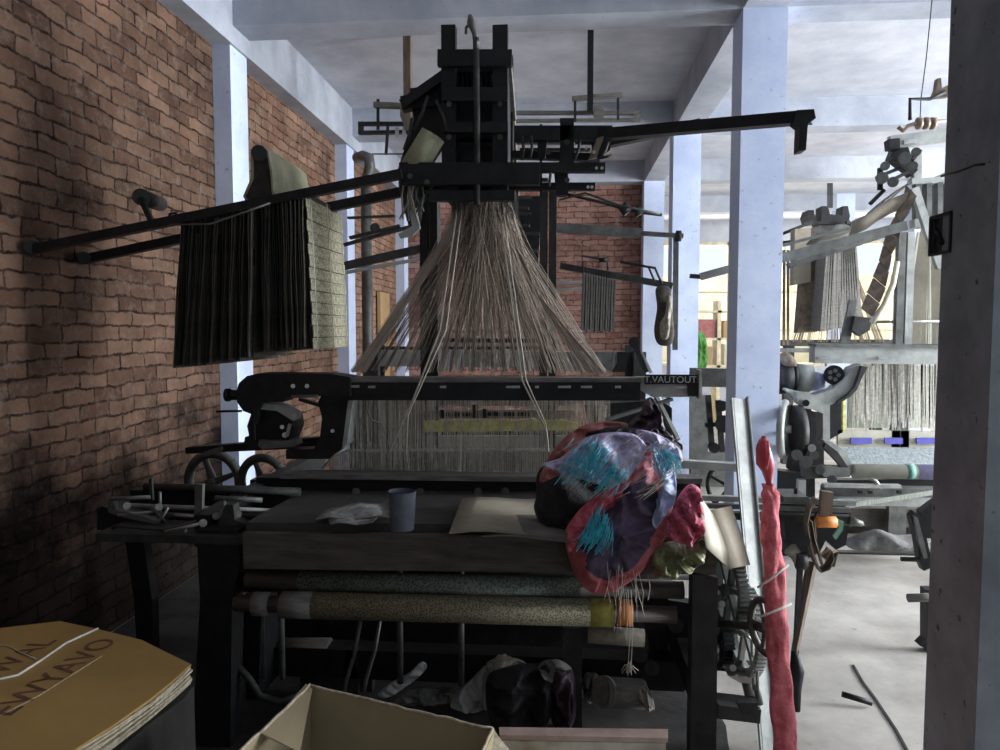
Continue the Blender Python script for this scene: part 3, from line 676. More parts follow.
# left linkages and card cylinder
jbar(402, 105, 446, 74, 3.15, 9, .03); jbar(412, 100, 440, 96, 3.2, 20, .04)
MB().ppoly([(400, 96), (426, 92), (440, 80), (456, 84), (456, 175), (444, 178), (443, 140), (434, 132), (424, 138), (410, 166), (408, 175), (396, 175), (404, 150), (414, 120), (412, 108), (402, 110)], 3.2, .05).build('batten_frame', 'black', jq)
MB().cyl(P(413, 170, 3.08), P(434, 136, 3.08), .06, 6).build('card_cylinder', 'cardplain', jq)
MB().tube([P(424, 168, 3.08), P(432, 148, 3.08), P(434, 138, 3.08)], .006, 6).build('cylinder_catch', 'black', jq)
MB().pillow([(400, 178), (422, 178), (424, 200), (418, 232), (410, 228), (402, 200)], 3.12, .05, .012, 16, seed=6, na=40, nr=8).build('oily_rag', 'iron', jq)
MB().ppoly([(408, 205), (416, 208), (420, 228), (412, 236), (400, 238), (398, 234), (412, 226)], 3.05, .02).build('bent_bracket', 'light', jq)
# beams of the head running right
jbar(515, 134, 612, 134, 3.1, 14); jbar(512, 155, 600, 158, 3.2, 7)
jbar(400, 187, 595, 187, 3.2, 7); jbar(400, 168, 605, 168, 3.05, 9)
for x in (567, 541):
    jbar(x, 124, x, 196, 3.1, 0.1, .01)
MB().ppoly([(560, 118), (574, 118), (574, 164), (568, 170), (566, 195), (556, 195), (554, 170), (560, 160)], 3.08, .05).build('swing_plate', 'black', jq)
MB().ppoly([(537, 134), (548, 134), (545, 158), (538, 158)], 3.1, .05).build('swing_plate', 'black', jq)
MB().ppoly([(592, 134), (612, 134), (610, 150), (600, 158), (592, 158)], 3.12, .05).build('swing_plate', 'black', jq)
for x, y in ((596.5, 168), (602, 168), (588, 187), (592, 187), (594, 152), (586, 148)):
    MB().cyl(P(x, y, 3.015), P(x, y, 3.03), .0065, 10).build('bolt', 'steel', jq)
MB().ppoly([(597, 138), (604, 136), (596, 158), (588, 160)], 3.06, .01).build('link', 'wood', jq)
MB().tube([P(560, 200, 3.2), P(585, 193, 3.1), P(618, 205, 3.0), P(660, 214, 3.0)], .005, 6).build('wire', 'grey', jq)
# long arms to the right
jbar(600, 135, 812, 117, 3.1, 10, .05, 'black', 'long_arm', 2.75)
MB().ppoly([(797, 110), (814, 109), (816, 118), (808, 124), (806, 150), (799, 151), (800, 126), (795, 122)], 2.72, .06).build('arm_bracket', 'black', jq)
jbar(608, 143, 700, 124, 3.3, 8, .05, 'black', 'long_arm', 3.25)
# long card rails to the left
jbar(402, 174, 30, 250, 3.0, 9, .04, 'black', 'card_rail')
jbar(402, 192, 82, 260, 3.35, 9, .04, 'black', 'card_rail')
MB().cyl(P(32, 247, 2.98), P(32, 247, 3.08), .03, 14).build('rail_end', 'black', jq)
MB().cyl(P(84, 258, 3.3), P(84, 258, 3.45), .03, 14).build('rail_end', 'black', jq)
MB().cyl(P(141, 197, 3.0), P(160, 204, 3.6), .035, 18).build('rail_roller', 'iron', jq)
MB().bar(P(141, 198, 3.0), P(153, 225, 3.0), .02, .02).build('roller_arm', 'black', jq)
MB().tube([P(168, 222, 3.0), P(170, 214, 3.0), P(176, 213, 3.0), P(178, 220, 3.0)], .006, 6).build('rail_hook', 'iron', jq)
# posts carrying the head
for x in (425, 435, 544, 553):
    a = P(x, 200, 3.55); MB().box((a.x - .018, 3.5, 0), (a.x + .018, 3.6, a.z + .06)).build('support_post', 'iron' if x > 500 else 'black', jq)
# harness: the great fan of cords from the hooks to the comber board
rn = random.Random(11); hc = MB(); hd2 = MB(); clusters = [352 + k * 11.0 for k in range(24)]
def cord(mb, pts, r):
    mb.tube(pts, r, 3, False, False)
for i in range(640):
    u = rn.random(); tx = 452 + 64 * rn.random(); ty = rn.uniform(196, 210)
    Yt = rn.uniform(3.08, 3.42)
    if rn.random() < .84: bx = rn.choice(clusters) + rn.gauss(0, 1.3)
    else: bx = 350 + 260 * rn.random()
    if bx < 425 and rn.random() < .35: bx = 425 + 130 * rn.random()
    tx = 484 + (bx - 484) * .11 + rn.uniform(-16, 16)
    A = P(tx, ty, Yt); B = P(bx, 374, rn.uniform(3.03, 3.30)); B.z = 1.365
    m_ = P(484 + (bx - 484) * .27 + (tx - 484) * .55, 250, (Yt + B.y) / 2)
    cord(hc if rn.random() < .55 else hd2, [A, m_, B], rn.uniform(.0007, .0013))
o = hd2.build('dark_cord', 'corddark', jq); o['kind'] = 'stuff'
o = hc.build('harness_cord', 'cord', jq); o['kind'] = 'stuff'
hc = MB()
for i in range(26):
    A = P(468 + rn.uniform(-6, 6), 205, 3.15); B = P(357 + rn.uniform(-6, 9), 374, 3.05); B.z = 1.365; cord(hc, [A, B], .0026)
    A = P(505 + rn.uniform(-6, 6), 205, 3.15); B = P(596 + rn.uniform(-8, 9), 374, 3.05); B.z = 1.365; cord(hc, [A, P(533 + rn.uniform(-2, 2), 290, 3.1), B], .0016)
o = hc.build('outer_cord', 'cord', jq); o['kind'] = 'stuff'
for pts, r_ in (([(457, 210), (440, 330), (413, 400), (387, 456)], .0042), ([(462, 210), (446, 330), (408, 415), (406, 455)], .003), ([(500, 215), (522, 380), (547, 432), (548, 452)], .004), ([(504, 215), (526, 380), (546, 425), (545, 444)], .003)):
    MB().tube([P(x, y, 3.0) if i else P(x, y, 3.1) for i, (x, y) in enumerate(pts)], r_, 5).build('pale_cord', 'cordpale', jq)
# hooks bundle under the head
hk = MB()
for i in range(120):
    x = 452 + 66 * rn.random(); Y = rn.uniform(3.08, 3.4); a = P(x, 192, Y); hk.bar(a, a + Vector((0, 0, -rn.uniform(.06, .13))), .004, .004, up=(0, 1, 0))
o = hk.build('hook_wire', 'grey', jq); o['kind'] = 'stuff'

# ================================================================== CARD CHAINS on the left rails
cc = thing('punch_card_chain', P(245, 367, 3.2), 'dark chain of punch cards hanging in tight folds from the left rails', 'punch cards')
rn = random.Random(5)
NF = 30
for i in range(NF):
    u = i / (NF - 1)
    if i == 18: continue
    xt = 181 + u * 122; xb = 172 + u * 138 + rn.uniform(-1.2, 1.2)
    yt = 214 - u * 21 + rn.uniform(-1, 1.5); yb = 367 - u * 15 - (4 if i > 18 else 0) + rn.uniform(-1.5, 2)
    d0 = rn.uniform(0, .03)
    rows = []
    for j in range(13):
        v = j / 12; x = xt + (xb - xt) * v + math.sin(v * 9 + i) * .5; y = yt + (yb - yt) * v
        a = P(x, y, 2.98 + d0); rows.append([a, a + Vector((.0, .2, .0)), a + Vector((0, .42, .0))])
    # each fold: two leaves meeting at the bottom
    back = [[p + Vector((.011 * (1 - j / 12) + .003, 0, 0)) for p in r_] for j, r_ in enumerate(rows)]
    f_ = MB().sheet(rows, .0016, False).sheet(back, .0016, False)
    f_.build('card_fold', 'card_dark' if i % 4 else 'card_edge', cc)
# the last pale fold: separate cards one under another
for k in range(13):
    v0 = k / 13; v1 = (k + .93) / 13; q = []
    for v in (v0, v1):
        xx = 305 + 8 * v; yy = 196 + 154 * v; a = P(xx, yy, 3.0); q.append([a + Vector((.004 * (k % 2), s * .5, -.03 * s * 0)) for s in (0, .5, 1)])
    o = MB().sheet(q, .003, False).build('card', 'card', cc); o['label'] = 'pale punched card'
for dy in (.03, .25, .46):
    MB().tube([P(305, 194, 3.0) + Vector((.012, dy, 0)), P(309, 275, 3.0) + Vector((.014, dy, 0)), P(313, 352, 3.0) + Vector((.012, dy, 0))], .002, 5).build('lacing', 'string', cc)
MB().tube([P(170, 225, 2.96), P(210, 224, 2.95), P(245, 212, 2.95), P(270, 203, 2.95)], .004, 6).build('hanger_wire', 'grey', cc)
# the turn of cards over the roller
rows = []
for x, y in ((246, 202), (243, 196), (251, 178), (251, 156), (254, 147), (262, 145), (268, 151), (272, 172), (274, 196)):
    a = P(x, y, 3.02); rows.append([a, a + Vector((0, .22, .0)), a + Vector((0, .46, 0))])
ct = thing('card_turn', P(262, 202, 3.2), 'loop of olive punch cards turned over a roller above the left rails', 'punch cards')
MB().sheet(rows, -.008, False).build('card_strip', 'cardplain', ct)
MB().ppoly([(245, 197), (252, 178), (252, 156), (256, 149), (264, 150), (268, 160), (271, 196), (258, 204)], 3.03, .44).build('card_bundle', 'card_dark', ct)
MB().cyl(P(259, 153, 2.99), P(259, 153, 3.5), .032, 20).build('roller', 'black', ct)

MB().bar(P(240, 640, 3.45), P(690, 640, 3.45), .04, .30).build('lower_board', 'iron', loom)
MB().bar(P(240, 672, 3.2), P(690, 672, 3.2), .05, .10).build('lower_board', 'dwood', loom)
MB().cyl(P(250, 650, 2.95), P(330, 650, 2.95), .05, 18).build('lower_roller', 'dwood', loom)
MB().ppoly([(243, 596), (262, 596), (258, 700), (246, 700)], 2.75, .2).build('inner_leg_plate', 'black', loom)

# smaller linkages, springs and rails that crowd the head
for a_ in ((516, 143, 560, 143, 3.25, 2, 'grey'), (520, 150, 590, 150, 3.3, 2.5, 'iron'), (516, 165, 556, 164, 3.35, 2, 'grey'), (575, 142, 600, 142, 3.15, 4, 'iron'), (516, 180, 548, 180, 3.3, 3, 'iron'), (420, 182, 455, 182, 3.2, 2, 'grey')):
    jbar(*a_[:6], .03, a_[6], 'link_bar')
for x0, y0, x1, y1 in ((522, 136, 522, 160), (531, 136, 530, 158), (580, 140, 574, 160), (608, 142, 600, 158), (598, 158, 612, 156), (549, 164, 549, 186), (412, 118, 404, 150), (428, 96, 414, 130), (436, 176, 420, 206), (447, 132, 436, 100)):
    MB().tube([P(x0, y0, 3.05), P((x0 + x1) / 2 + 1.5, (y0 + y1) / 2, 3.05), P(x1, y1, 3.05)], .007, 6).build('linkage_rod', 'iron', jq)
for x, y in ((548, 152), (567, 142), (567, 180), (449, 104), (449, 137), (500, 104), (500, 137), (427, 182), (410, 176)):
    MB().cyl(P(x, y, 3.01), P(x, y, 3.04), .011, 12).build('pivot_bolt', 'iron', jq)
rn = random.Random(55)
for k in range(14):
    x = 404 + rn.random() * 20; MB().tube([P(x, 176, 3.06), P(x + rn.uniform(-6, 6), 196, 3.04), P(x + rn.uniform(-8, 4), 206 + rn.uniform(0, 18), 3.05)], .004, 5).build('tangled_wire', 'grey' if k % 3 else 'jute', jq)
# clutter over the left shuttle box and along the back of the deck
for x0, y0, x1, y1, r_, m_ in ((110, 499, 150, 497, .008, 'grey'), (118, 515, 152, 512, .006, 'light'), (150, 506, 168, 524, .006, 'grey'), (168, 508, 158, 524, .005, 'light'), (215, 498, 262, 500, .010, 'grey'), (240, 515, 300, 517, .008, 'iron'), (160, 492, 160, 514, .006, 'grey'), (224, 500, 224, 520, .008, 'grey'), (175, 515, 205, 517, .006, 'light')):
    MB().tube([P(x0, y0, 2.66), P(x1, y1, 2.68)], r_, 6).build('small_rod', m_, loom)
for x, y in ((159, 507), (216, 516), (238, 514), (127, 506)):
    MB().cyl(P(x, y, 2.62), P(x, y, 2.68), .014, 12).build('nut', 'grey', loom)
MB().bar(P(300, 500, 3.1), P(700, 505, 3.1), .04, .05).build('deck_rail', 'black', loom)
for x in (356, 420, 478, 505): MB().cyl(P(x, 492, 3.06), P(x, 492, 3.12), .018, 12).build('rail_bolt', 'iron', loom)
MB().ppoly([(640, 600), (668, 605), (668, 690), (655, 690), (650, 650)], 3.0, .06).build('take_up_casting', 'iron', loom)
for x, y in ((640, 655), (652, 668), (676, 625), (684, 655)): MB().cyl(P(x, y, 2.86), P(x, y, 2.94), .03, 16).build('pinion', 'iron', loom)
M['pinkdim'] = mat('dusty_pink_silk', (.34, .07, .085), .6, 0, .2, 14, .5, col2=(.70, .20, .23))
# ================================================================== THINGS ON THE LOOM
bun = thing('silk_cloth_bundle', P(625, 560, 2.5), 'crumpled bundle of purple, lilac and pink silk with teal fringes, heaped over the loom front', 'cloth')
MB().pillow([(546, 478), (555, 462), (572, 440), (592, 428), (640, 426), (664, 436), (676, 452), (670, 500), (655, 540), (630, 575), (594, 580), (576, 560), (574, 540), (584, 510), (566, 490)], 2.62, .06, .02, 7, seed=1).build('inner_layer', 'maroon', bun)
def lobe(name, m, pts, Y, th, amp, fr, sd, dv=None, back=.35, lab=None, nr=16):
    o = MB().pillow(pts, Y, th, amp * 1.9, fr * 1.15, back=back, seed=sd, dirv=dv, nr=26, na=140).build(name, m, bun)
    if lab: o['label'] = lab
    return o
lobe('silk_fold', 'salmon', [(540, 482), (547, 460), (562, 440), (580, 427), (604, 421), (628, 424), (612, 432), (596, 440), (580, 456), (562, 472)], 2.46, .05, .014, 16, 2, (.5, 1), lab='dusty pink fold')
lobe('silk_fold', 'rag', [(580, 446), (586, 434), (604, 428), (634, 428), (660, 434), (676, 446), (650, 444), (620, 440), (596, 446)], 2.43, .03, .01, 16, 8, lab='painted shadow gap behind the lilac fold')  # black lobe painting the shadow between the salmon and lilac folds
o = MB().pillow([(612, 484), (628, 462), (650, 452), (668, 466), (673, 496), (669, 528), (655, 552), (637, 575), (612, 592), (592, 592), (577, 578), (567, 552), (565, 532), (577, 513), (596, 499)], 2.45, .09, .030, 11, seed=3, dirv=(1, -.35), na=150, nr=30, rim=.70).build('main_drape', ['purple', 'pinkdim'], bun)
o['label'] = 'dark purple drape with a pink border'
lobe('silk_fold', 'lilac', [(543, 464), (560, 458), (574, 446), (590, 436), (612, 432), (634, 434), (645, 444), (644, 456), (634, 471), (620, 488), (606, 486), (594, 482), (569, 476), (553, 470)], 2.385, .075, .016, 13, 4, (1, 1), lab='lilac fold with a teal pattern')
lobe('silk_fold', 'skyblue', [(650, 442), (660, 448), (671, 460), (676, 480), (675, 500), (664, 518), (656, 528), (652, 520), (660, 500), (660, 478), (654, 460)], 2.37, .04, .012, 18, 5, (1, .2), lab='pale blue fold')
lobe('silk_fold', 'maroon', [(628, 426), (640, 412), (645, 400), (653, 398), (660, 412), (665, 428), (676, 440), (683, 446), (680, 454), (664, 444), (646, 434)], 2.5, .05, .026, 22, 6, lab='black plum fold')
lobe('silk_fold', 'lilac', [(636, 430), (652, 432), (668, 440), (680, 450), (682, 462), (672, 460), (656, 446), (642, 440)], 2.36, .03, .010, 20, 7, (.2, 1), lab='narrow lilac fold')
lobe('pink_hem', 'pink', [(625, 473), (632, 480), (620, 493), (602, 507), (588, 522), (578, 536), (570, 552), (566, 545), (570, 524), (580, 509), (596, 496), (610, 485)], 2.36, .035, .014, 22, 11)
rn = random.Random(4)
for px_, py_, w_, h_, n_, ln, sl in ((590, 455, 22, 14, 110, 20, -1.0), (614, 470, 18, 12, 70, 18, -1.1), (600, 522, 14, 16, 120, 26, -.55), (664, 456, 14, 10, 50, 18, .6)):
    tf = MB()
    for i in range(n_):
        x = px_ + rn.gauss(0, w_ / 2); y = py_ + rn.gauss(0, h_ / 2); L = ln * rn.uniform(.5, 1.2)
        a = P(x, y, 2.285); b = P(x + sl * L * .5 + rn.gauss(0, 4), y + L * .8, 2.275); tf.tube([a, (a + b) / 2 + Vector((0, -.015, 0)), b], .0014, 3, False)
    o = tf.build('teal_fringe', 'teal', bun); o['kind'] = 'stuff'
tf = MB()
for i in range(70):
    x = rn.uniform(555, 660); y = 440 + rn.random() * 60; L = rn.uniform(10, 30); a = P(x, y, 2.28); b = P(x + L, y - L * rn.uniform(.3, 1.1), 2.28); tf.tube([a, (a + b) / 2 + Vector((0, -.02, .005)), b], .0009, 3, False)
for i in range(16):
    x = rn.uniform(605, 640); a = P(x, rn.uniform(560, 585), 2.31); b = P(x + rn.gauss(0, 5), rn.uniform(600, 632), 2.36); tf.tube([a, (a + b) / 2 + Vector((rn.gauss(0, .008), -.01, 0)), b], .0009, 3, False)
for x, y0, y1 in ((628, 590, 672), (631, 590, 668), (626, 592, 640), (648, 575, 600)):
    tf.tube([P(x, y0, 2.38), P(x + 2, (y0 + y1) / 2, 2.38), P(x, y1, 2.38)], .0012, 3, False)
for i in range(26):
    a = P(629 + rn.gauss(0, 2), 664 + rn.gauss(0, 2), 2.38); tf.tube([a, a + Vector((rn.gauss(0, .012), rn.gauss(0, .008), -rn.uniform(.0, .04)))], .0012, 3, False)
o = tf.build('loose_thread', 'cordpale', bun); o['kind'] = 'stuff'
# dark bundle to the left
tag(MB().pillow([(536, 496), (537, 474), (548, 464), (566, 470), (590, 490), (606, 497), (590, 512), (576, 524), (572, 545), (556, 540), (540, 522), (534, 508)], 2.56, .10, .02, 10, seed=12).build('dark_rag', 'rag'), 'black rag stuffed under the left edge of the silk bundle', 'rag')
tag(MB().pillow([(663, 528), (672, 510), (680, 494), (690, 484), (700, 489), (699, 498), (704, 512), (703, 530), (694, 542), (682, 544), (670, 538)], 2.37, .045, .036, 34, seed=14, dirv=(1, .6), na=150, nr=28).build('pink_cloth', 'hotpink'), 'crumpled hot pink cloth beside the lilac silk, above the olive bag', 'cloth')
tag(MB().pillow([(650, 560), (660, 545), (676, 541), (694, 545), (702, 538), (706, 548), (703, 560), (692, 570), (680, 569), (666, 578), (652, 577), (656, 568)], 2.41, .045, .034, 26, seed=15, dirv=(.4, 1), na=140, nr=24).build('olive_plastic_bag', 'olive'), 'crumpled olive green plastic bag hanging below the hot pink cloth', 'bag')
def card_sheet(name, m, pts_rows, th, label, cat):
    return tag(MB().sheet(pts_rows, th).build(name, m), label, cat)
rows = []
L_ = [(698, 496), (700, 508), (701, 522), (704, 538), (706, 548)]; R_ = [(702, 500), (712, 514), (720, 532), (726, 550), (730, 570)]
for (x0, y0), (x1, y1) in zip(L_, R_):
    rows.append([P(x0 + (x1 - x0) * u, y0 + (y1 - y0) * u, 2.34 + .14 * u) for u in (0, .33, .66, 1)])
card_sheet('cream_paper_sheet', 'cream', rows, .003, 'curved cream sheet of card bulging out beside the pink cloth', 'paper')
rows = [[P(707, 511, 2.56), P(730, 506, 2.68)], [P(718, 540, 2.54), P(741, 536, 2.66)], [P(729, 569, 2.52), P(749, 565, 2.64)]]
rows = [[r_[0], (r_[0] + r_[1]) / 2, r_[1]] for r_ in rows]
card_sheet('brown_card_flap', 'board', rows, .005, 'small brown cardboard flap behind the leaning grey channel, above the gears', 'cardboard')
# grey cardboard sheets lying on the deck
def quad_rows(c00, c10, c01, c11, n=6, f=None):
    rows = []
    for i in range(n + 1):
        v = i / n; r_ = []
        for j in range(n + 1):
            u = j / n; p = (c00 * (1 - u) + c10 * u) * (1 - v) + (c01 * (1 - u) + c11 * u) * v
            if f: p = p + Vector((0, 0, f(u, v)))
            r_.append(p)
        rows.append(r_)
    return rows
zd = .875
tag(MB().sheet(quad_rows(PZ(449, 533, zd + .006), PZ(572, 536, zd + .006), PZ(462, 501, zd + .012), PZ(560, 494, zd + .012), 6, lambda u, v: .012 * math.sin(u * 5 + v)), .004).build('grey_cardboard_sheet', 'board'), 'grey brown cardboard sheet lying on the loom front, left of the black rag', 'cardboard')
tag(MB().sheet(quad_rows(PZ(482, 536, zd + .001), PZ(598, 541, zd + .001), PZ(500, 516, zd + .003), PZ(590, 516, zd + .003), 6, lambda u, v: .006 * math.sin(u * 6)), .003).build('dark_cardboard_sheet', 'gwood'), 'darker card lying underneath the grey brown cardboard sheet', 'cardboard')
tag(MB().sheet(quad_rows(PZ(316, 519, zd + .006), PZ(392, 517, zd + .006), PZ(332, 506, zd + .01), PZ(388, 501, zd + .012), 6, lambda u, v: .006 * math.sin(u * 9 + v * 4)), .002).build('folded_newspaper', 'ragg'), 'folded grey paper lying on the loom deck left of the plastic cup', 'paper')
tag(MB().sheet(quad_rows(PZ(330, 524, zd + .002), PZ(372, 523, zd + .002), PZ(326, 514, zd + .004), PZ(384, 512, zd + .004), 5, lambda u, v: .004 * math.sin(u * 7)), .002).build('crumpled_paper', 'ragg'), 'small crumpled paper in front of the folded grey paper', 'paper')
cpb = PZ(402, 529, zd); cup = MB(); rtop = 14.5 / F * cpb.y; top = P(402, 491, cpb.y)
cup.tube([cpb, (cpb + top) / 2, top], [rtop * .86, rtop * .93, rtop], 24, False)
cup.tube([top, (cpb + top) / 2, cpb + Vector((0, 0, .003))], [rtop * .95, rtop * .89, rtop * .82], 24, False).cyl(cpb, cpb + Vector((0, 0, .003)), rtop * .86, 24)
M['plastic'] = mat('grey_blue_plastic', (.09, .105, .135), .3, 0, .2, 30)
tag(cup.build('plastic_cup', 'plastic'), 'translucent grey blue plastic cup standing on the loom deck', 'cup')
# ---- things leaning at the right
sd_ = MB()
a = P(740, 398, 3.0); b = P(777, foot(777, 2.2) , 2.2); a2 = P(741, 398, 2.9)
w0 = 22 / F * 2.9
top = P(740, 399, 3.15); bot = P(772, foot(772, 2.62), 2.62)
sd_.bar(top, bot, .088, .006, up=(.45, -1, 0))
dd = (bot - top).normalized(); sx_ = Vector((.033, .034, 0))
sd_.bar(top + sx_, bot + sx_, .006, .06, up=(0, -1, 0)); sd_.bar(top - Vector((.033, .002, 0)), bot - Vector((.033, .002, 0)), .006, .035, up=(0, -1, 0))
tag(sd_.build('steel_channel', 'light'), 'long grey steel channel leaning against the loom left of the red cloth roll', 'metal channel')
roll = thing('red_cloth_roll', P(780, 760, 2.12), 'tall thin roll of crumpled red cloth tied with string, leaning beside the steel channel', 'cloth roll')
ax_ = [(768, 484), (770, 500), (771, 530), (773, 560), (775, 600), (778, 640), (781, 690), (785, 740), (788, foot(788, 2.12))]
rows = []; rn = random.Random(9); tr = [2.35, 2.33, 2.31, 2.29, 2.25, 2.21, 2.16, 2.11, 2.06]
NA = 28; rr = MB()
segs = 90; pts = [P(x, y, t_) for (x, y), t_ in zip(ax_, tr)]
cur = []
for k in range(segs + 1):
    u = k / segs * (len(pts) - 1); i = min(int(u), len(pts) - 2); t_ = u - i; c = pts[i].lerp(pts[i + 1], t_)
    rad = .013 + .008 * min(1, k / 8) + .008 * min(1, k / 60)
    ring_ = []
    for j in range(NA + 1):
        th = 2 * math.pi * j / NA; d = noise.noise(Vector((math.cos(th) * 1.6, math.sin(th) * 1.6, k * .16 + 3)))
        tw = math.sin(3 * th + k * .22) * .0022
        ring_.append(c + Vector((math.cos(th), math.sin(th), 0)) * (rad + d * .010 + tw + .004 * (.5 - abs(noise.noise(Vector((math.cos(th) * 3, math.sin(th) * 3, k * .35)))))))
    cur.append(ring_)
rr.sheet(cur, .002).build('cloth', 'redcloth', roll)
MB().tube([P(764, 436, 2.36), P(763, 448, 2.36), P(765, 462, 2.36), P(768, 470, 2.36), P(769, 482, 2.36), P(770, 500, 2.35)], [.006, .022, .028, .020, .010, .02], 16).build('wrapped_tip', 'redplain', roll)
MB().tube([P(757.5, 446, 2.33), P(760, 440, 2.32), P(768, 441, 2.32), P(769, 455, 2.32), P(766, 470, 2.32)], .004, 8).build('tip_seam', 'redcloth', roll)
for y, dyy in ((579, 14), (612, 8)):
    MB().tube([P(756 + (y - 560) * .08, y + dyy * .6, 2.19), P(770 + (y - 560) * .05, y, 2.17), P(787 + (y - 560) * .08, y - dyy, 2.21)], .0035, 6).build('string', 'string', roll)
# ================================================================== FOREGROUND CARDBOARD
st = thing('cardboard_stack', PZ(90, 740, .25), 'flat stack of ochre cardboard sheets tied with white string, lower left corner of the room', 'cardboard')
zc = .62
top_out = [(-60, 634), (0, 628), (60, 621), (98, 629), (142, 640), (170, 654), (191, 664), (178, 676), (150, 699), (110, 727), (70, 752), (20, 790), (-90, 800)]
poly = [PZ(x, y, zc) for x, y in top_out]
def slab(polyz, z0, z1, jit=0, rs=1):
    rn = random.Random(rs); vs0 = [Vector((p.x + rn.uniform(-jit, jit), p.y + rn.uniform(-jit, jit), z0)) for p in polyz]
    return MB().prism(vs0, (0, 0, z1 - z0))
slab(poly, zc - .006, zc).build('top_sheet', 'ochre', st)
for k in range(7):
    slab(poly, zc - .013 - k * .0075, zc - .008 - k * .0075, .007, k + 2).build('sheet', 'kraftedge', st)
slab([Vector((p.x * .99 + .0, p.y, 0)) for p in poly], .0, zc - .062, .01, 44).build('lower_bale', 'deck', st)
q = [PZ(x, y, zc + .003) for x, y in ((-20, 684), (0, 679), (18, 675), (40, 661), (66, 643), (98, 628.5))]
MB().tube(q, .0032, 6).build('string', 'string', st)
q = [PZ(x, y, zc + .002) for x, y in ((-20, 640), (0, 645), (10, 647), (24, 654), (36, 659))]
MB().tube(q, .0018, 6).build('string', 'cordpale', st)
q = [PZ(x, y, zc + .001) for x, y in ((-12, 722), (40, 695), (102, 656))]
MB().tube(q, .0013, 4).build('crease', 'kraftedge', st)
# printed letters on the top sheet, running up along the string
pa = PZ(2, 716, zc); pb = PZ(100, 648, zc); ang = math.atan2(pb.y - pa.y, pb.x - pa.x)
text_on('printed_letters', 'N EWYAVO', PZ(45, 683, zc + .0015), .105, (0, 0, ang), 'ink', st, .0004, 1.0)
text_on('printed_letters', 'NIWAL', PZ(8, 664, zc + .0015), .10, (0, 0, ang), 'ink', st, .0004, 1.0)
# open carton
ct_ = thing('open_carton', PZ(380, 760, .2), 'open kraft cardboard carton with folded out flaps at the bottom of the picture', 'cardboard box')
zk = .62
A_ = PZ(310, 686, zk); B_ = PZ(493, 730, zk); 
back = quad_rows(A_ + Vector((0, 0, -.5)), B_ + Vector((0, 0, -.5)), A_, B_, 4)
MB().sheet(back, .005, False).build('back_panel', 'kraft2', ct_)
C_ = PZ(213, 778, zk)
MB().sheet(quad_rows(C_ + Vector((0, 0, -.5)), A_ + Vector((0, 0, -.5)), C_, A_, 4), .005, False).build('left_panel', 'kraft2', ct_)
D_ = B_ + (C_ - A_)
MB().sheet(quad_rows(B_ + Vector((0, 0, -.5)), D_ + Vector((0, 0, -.5)), B_, D_, 4), .005, False).build('right_panel', 'kraft2', ct_)
MB().prism([A_ + Vector((0, 0, -.5)), B_ + Vector((0, 0, -.5)), D_ + Vector((0, 0, -.5)), C_ + Vector((0, 0, -.5))], (0, 0, .006)).build('bottom_panel', 'kraft2', ct_)
MB().sheet(quad_rows(A_ + Vector((-.012, .004, .004)), PZ(262, 733, zk) , A_ + Vector((.012, -.02, .004)), PZ(300, 752, zk - .02), 4), .004, False).build('left_flap', 'kraft2', ct_)
e_ = MB(); rn = random.Random(2)
def edge(p, q_, n=18, r_=.004):
    e_.tube([p.lerp(q_, i / n) + Vector((rn.gauss(0, .0012), rn.gauss(0, .0012), rn.gauss(0, .001) + .002)) for i in range(n + 1)], r_, 5)
edge(A_, B_); edge(C_, A_); edge(B_, D_)
e_.build('torn_rim', 'kraftedge', ct_)
MB().sheet(quad_rows(B_ + Vector((0, 0, .0)), PZ(508, 750, zk - .04), B_ + Vector((-.03, -.12, -.12)), PZ(500, 775, zk - .06), 4), .004, False).build('right_flap', 'kraftedge', ct_)
# painted plank at the right of the carton
zp = .55
tb = MB(); pq = [PZ(499, 727, zp), PZ(668, 729, zp), PZ(668, 738, zp), PZ(500, 735, zp)]
tb.prism([p + Vector((0, 0, -.012)) for p in pq], (0, 0, .012))
tb2 = [PZ(503, 740, zp - .012), PZ(668, 744, zp - .012)]
pk = thing('painted_crate', PZ(585, 745, .2), 'wooden crate with flaking pinkish painted top standing right of the open carton', 'crate')
tb.build('top_board', 'rosewood', pk)
pq = [PZ(503, 735, zp), PZ(666, 738, zp)]
MB().prism([pq[0] + Vector((0, .0, -.014)), pq[1] + Vector((0, 0, -.014)), pq[1] + Vector((0, 0, -zp)), pq[0] + Vector((0, 0, -zp))], (0, .03, 0)).build('front_board', 'paint', pk)
# ================================================================== CLUTTER UNDER THE LOOM
def blob(name, m, pts, Y, th, amp, fr, sd, label, cat, dv=None, grp=None):
    o = MB().pillow(pts, Y, th * .8, amp * 1.7, fr * 1.2, seed=sd, dirv=dv, na=100, nr=22, back=.8).build(name, m); return tag(o, label, cat, grp)
blob('white_plastic_bag', 'whitebag', [(452, 700), (458, 692), (474, 676), (487, 664), (495, 661), (496, 672), (494, 690), (490, 706), (470, 712), (452, 708)], 2.85, .05, .02, 14, 21, 'crumpled white plastic bag on the floor under the loom', 'bag', (1, .6))
blob('white_tape_strip', 'whitebag', [(378, 694), (392, 682), (410, 672), (421, 662), (427, 666), (420, 676), (404, 688), (386, 698)], 2.8, .015, .01, 20, 22, 'twisted strip of white plastic lying under the loom, left of the white bag', 'plastic')
blob('grey_paper_heap', 'ragg', [(396, 690), (420, 686), (440, 690), (452, 688), (450, 702), (420, 704), (392, 702)], 2.9, .05, .02, 14, 23, 'grey heap of paper under the loom between strip and white bag', 'paper')
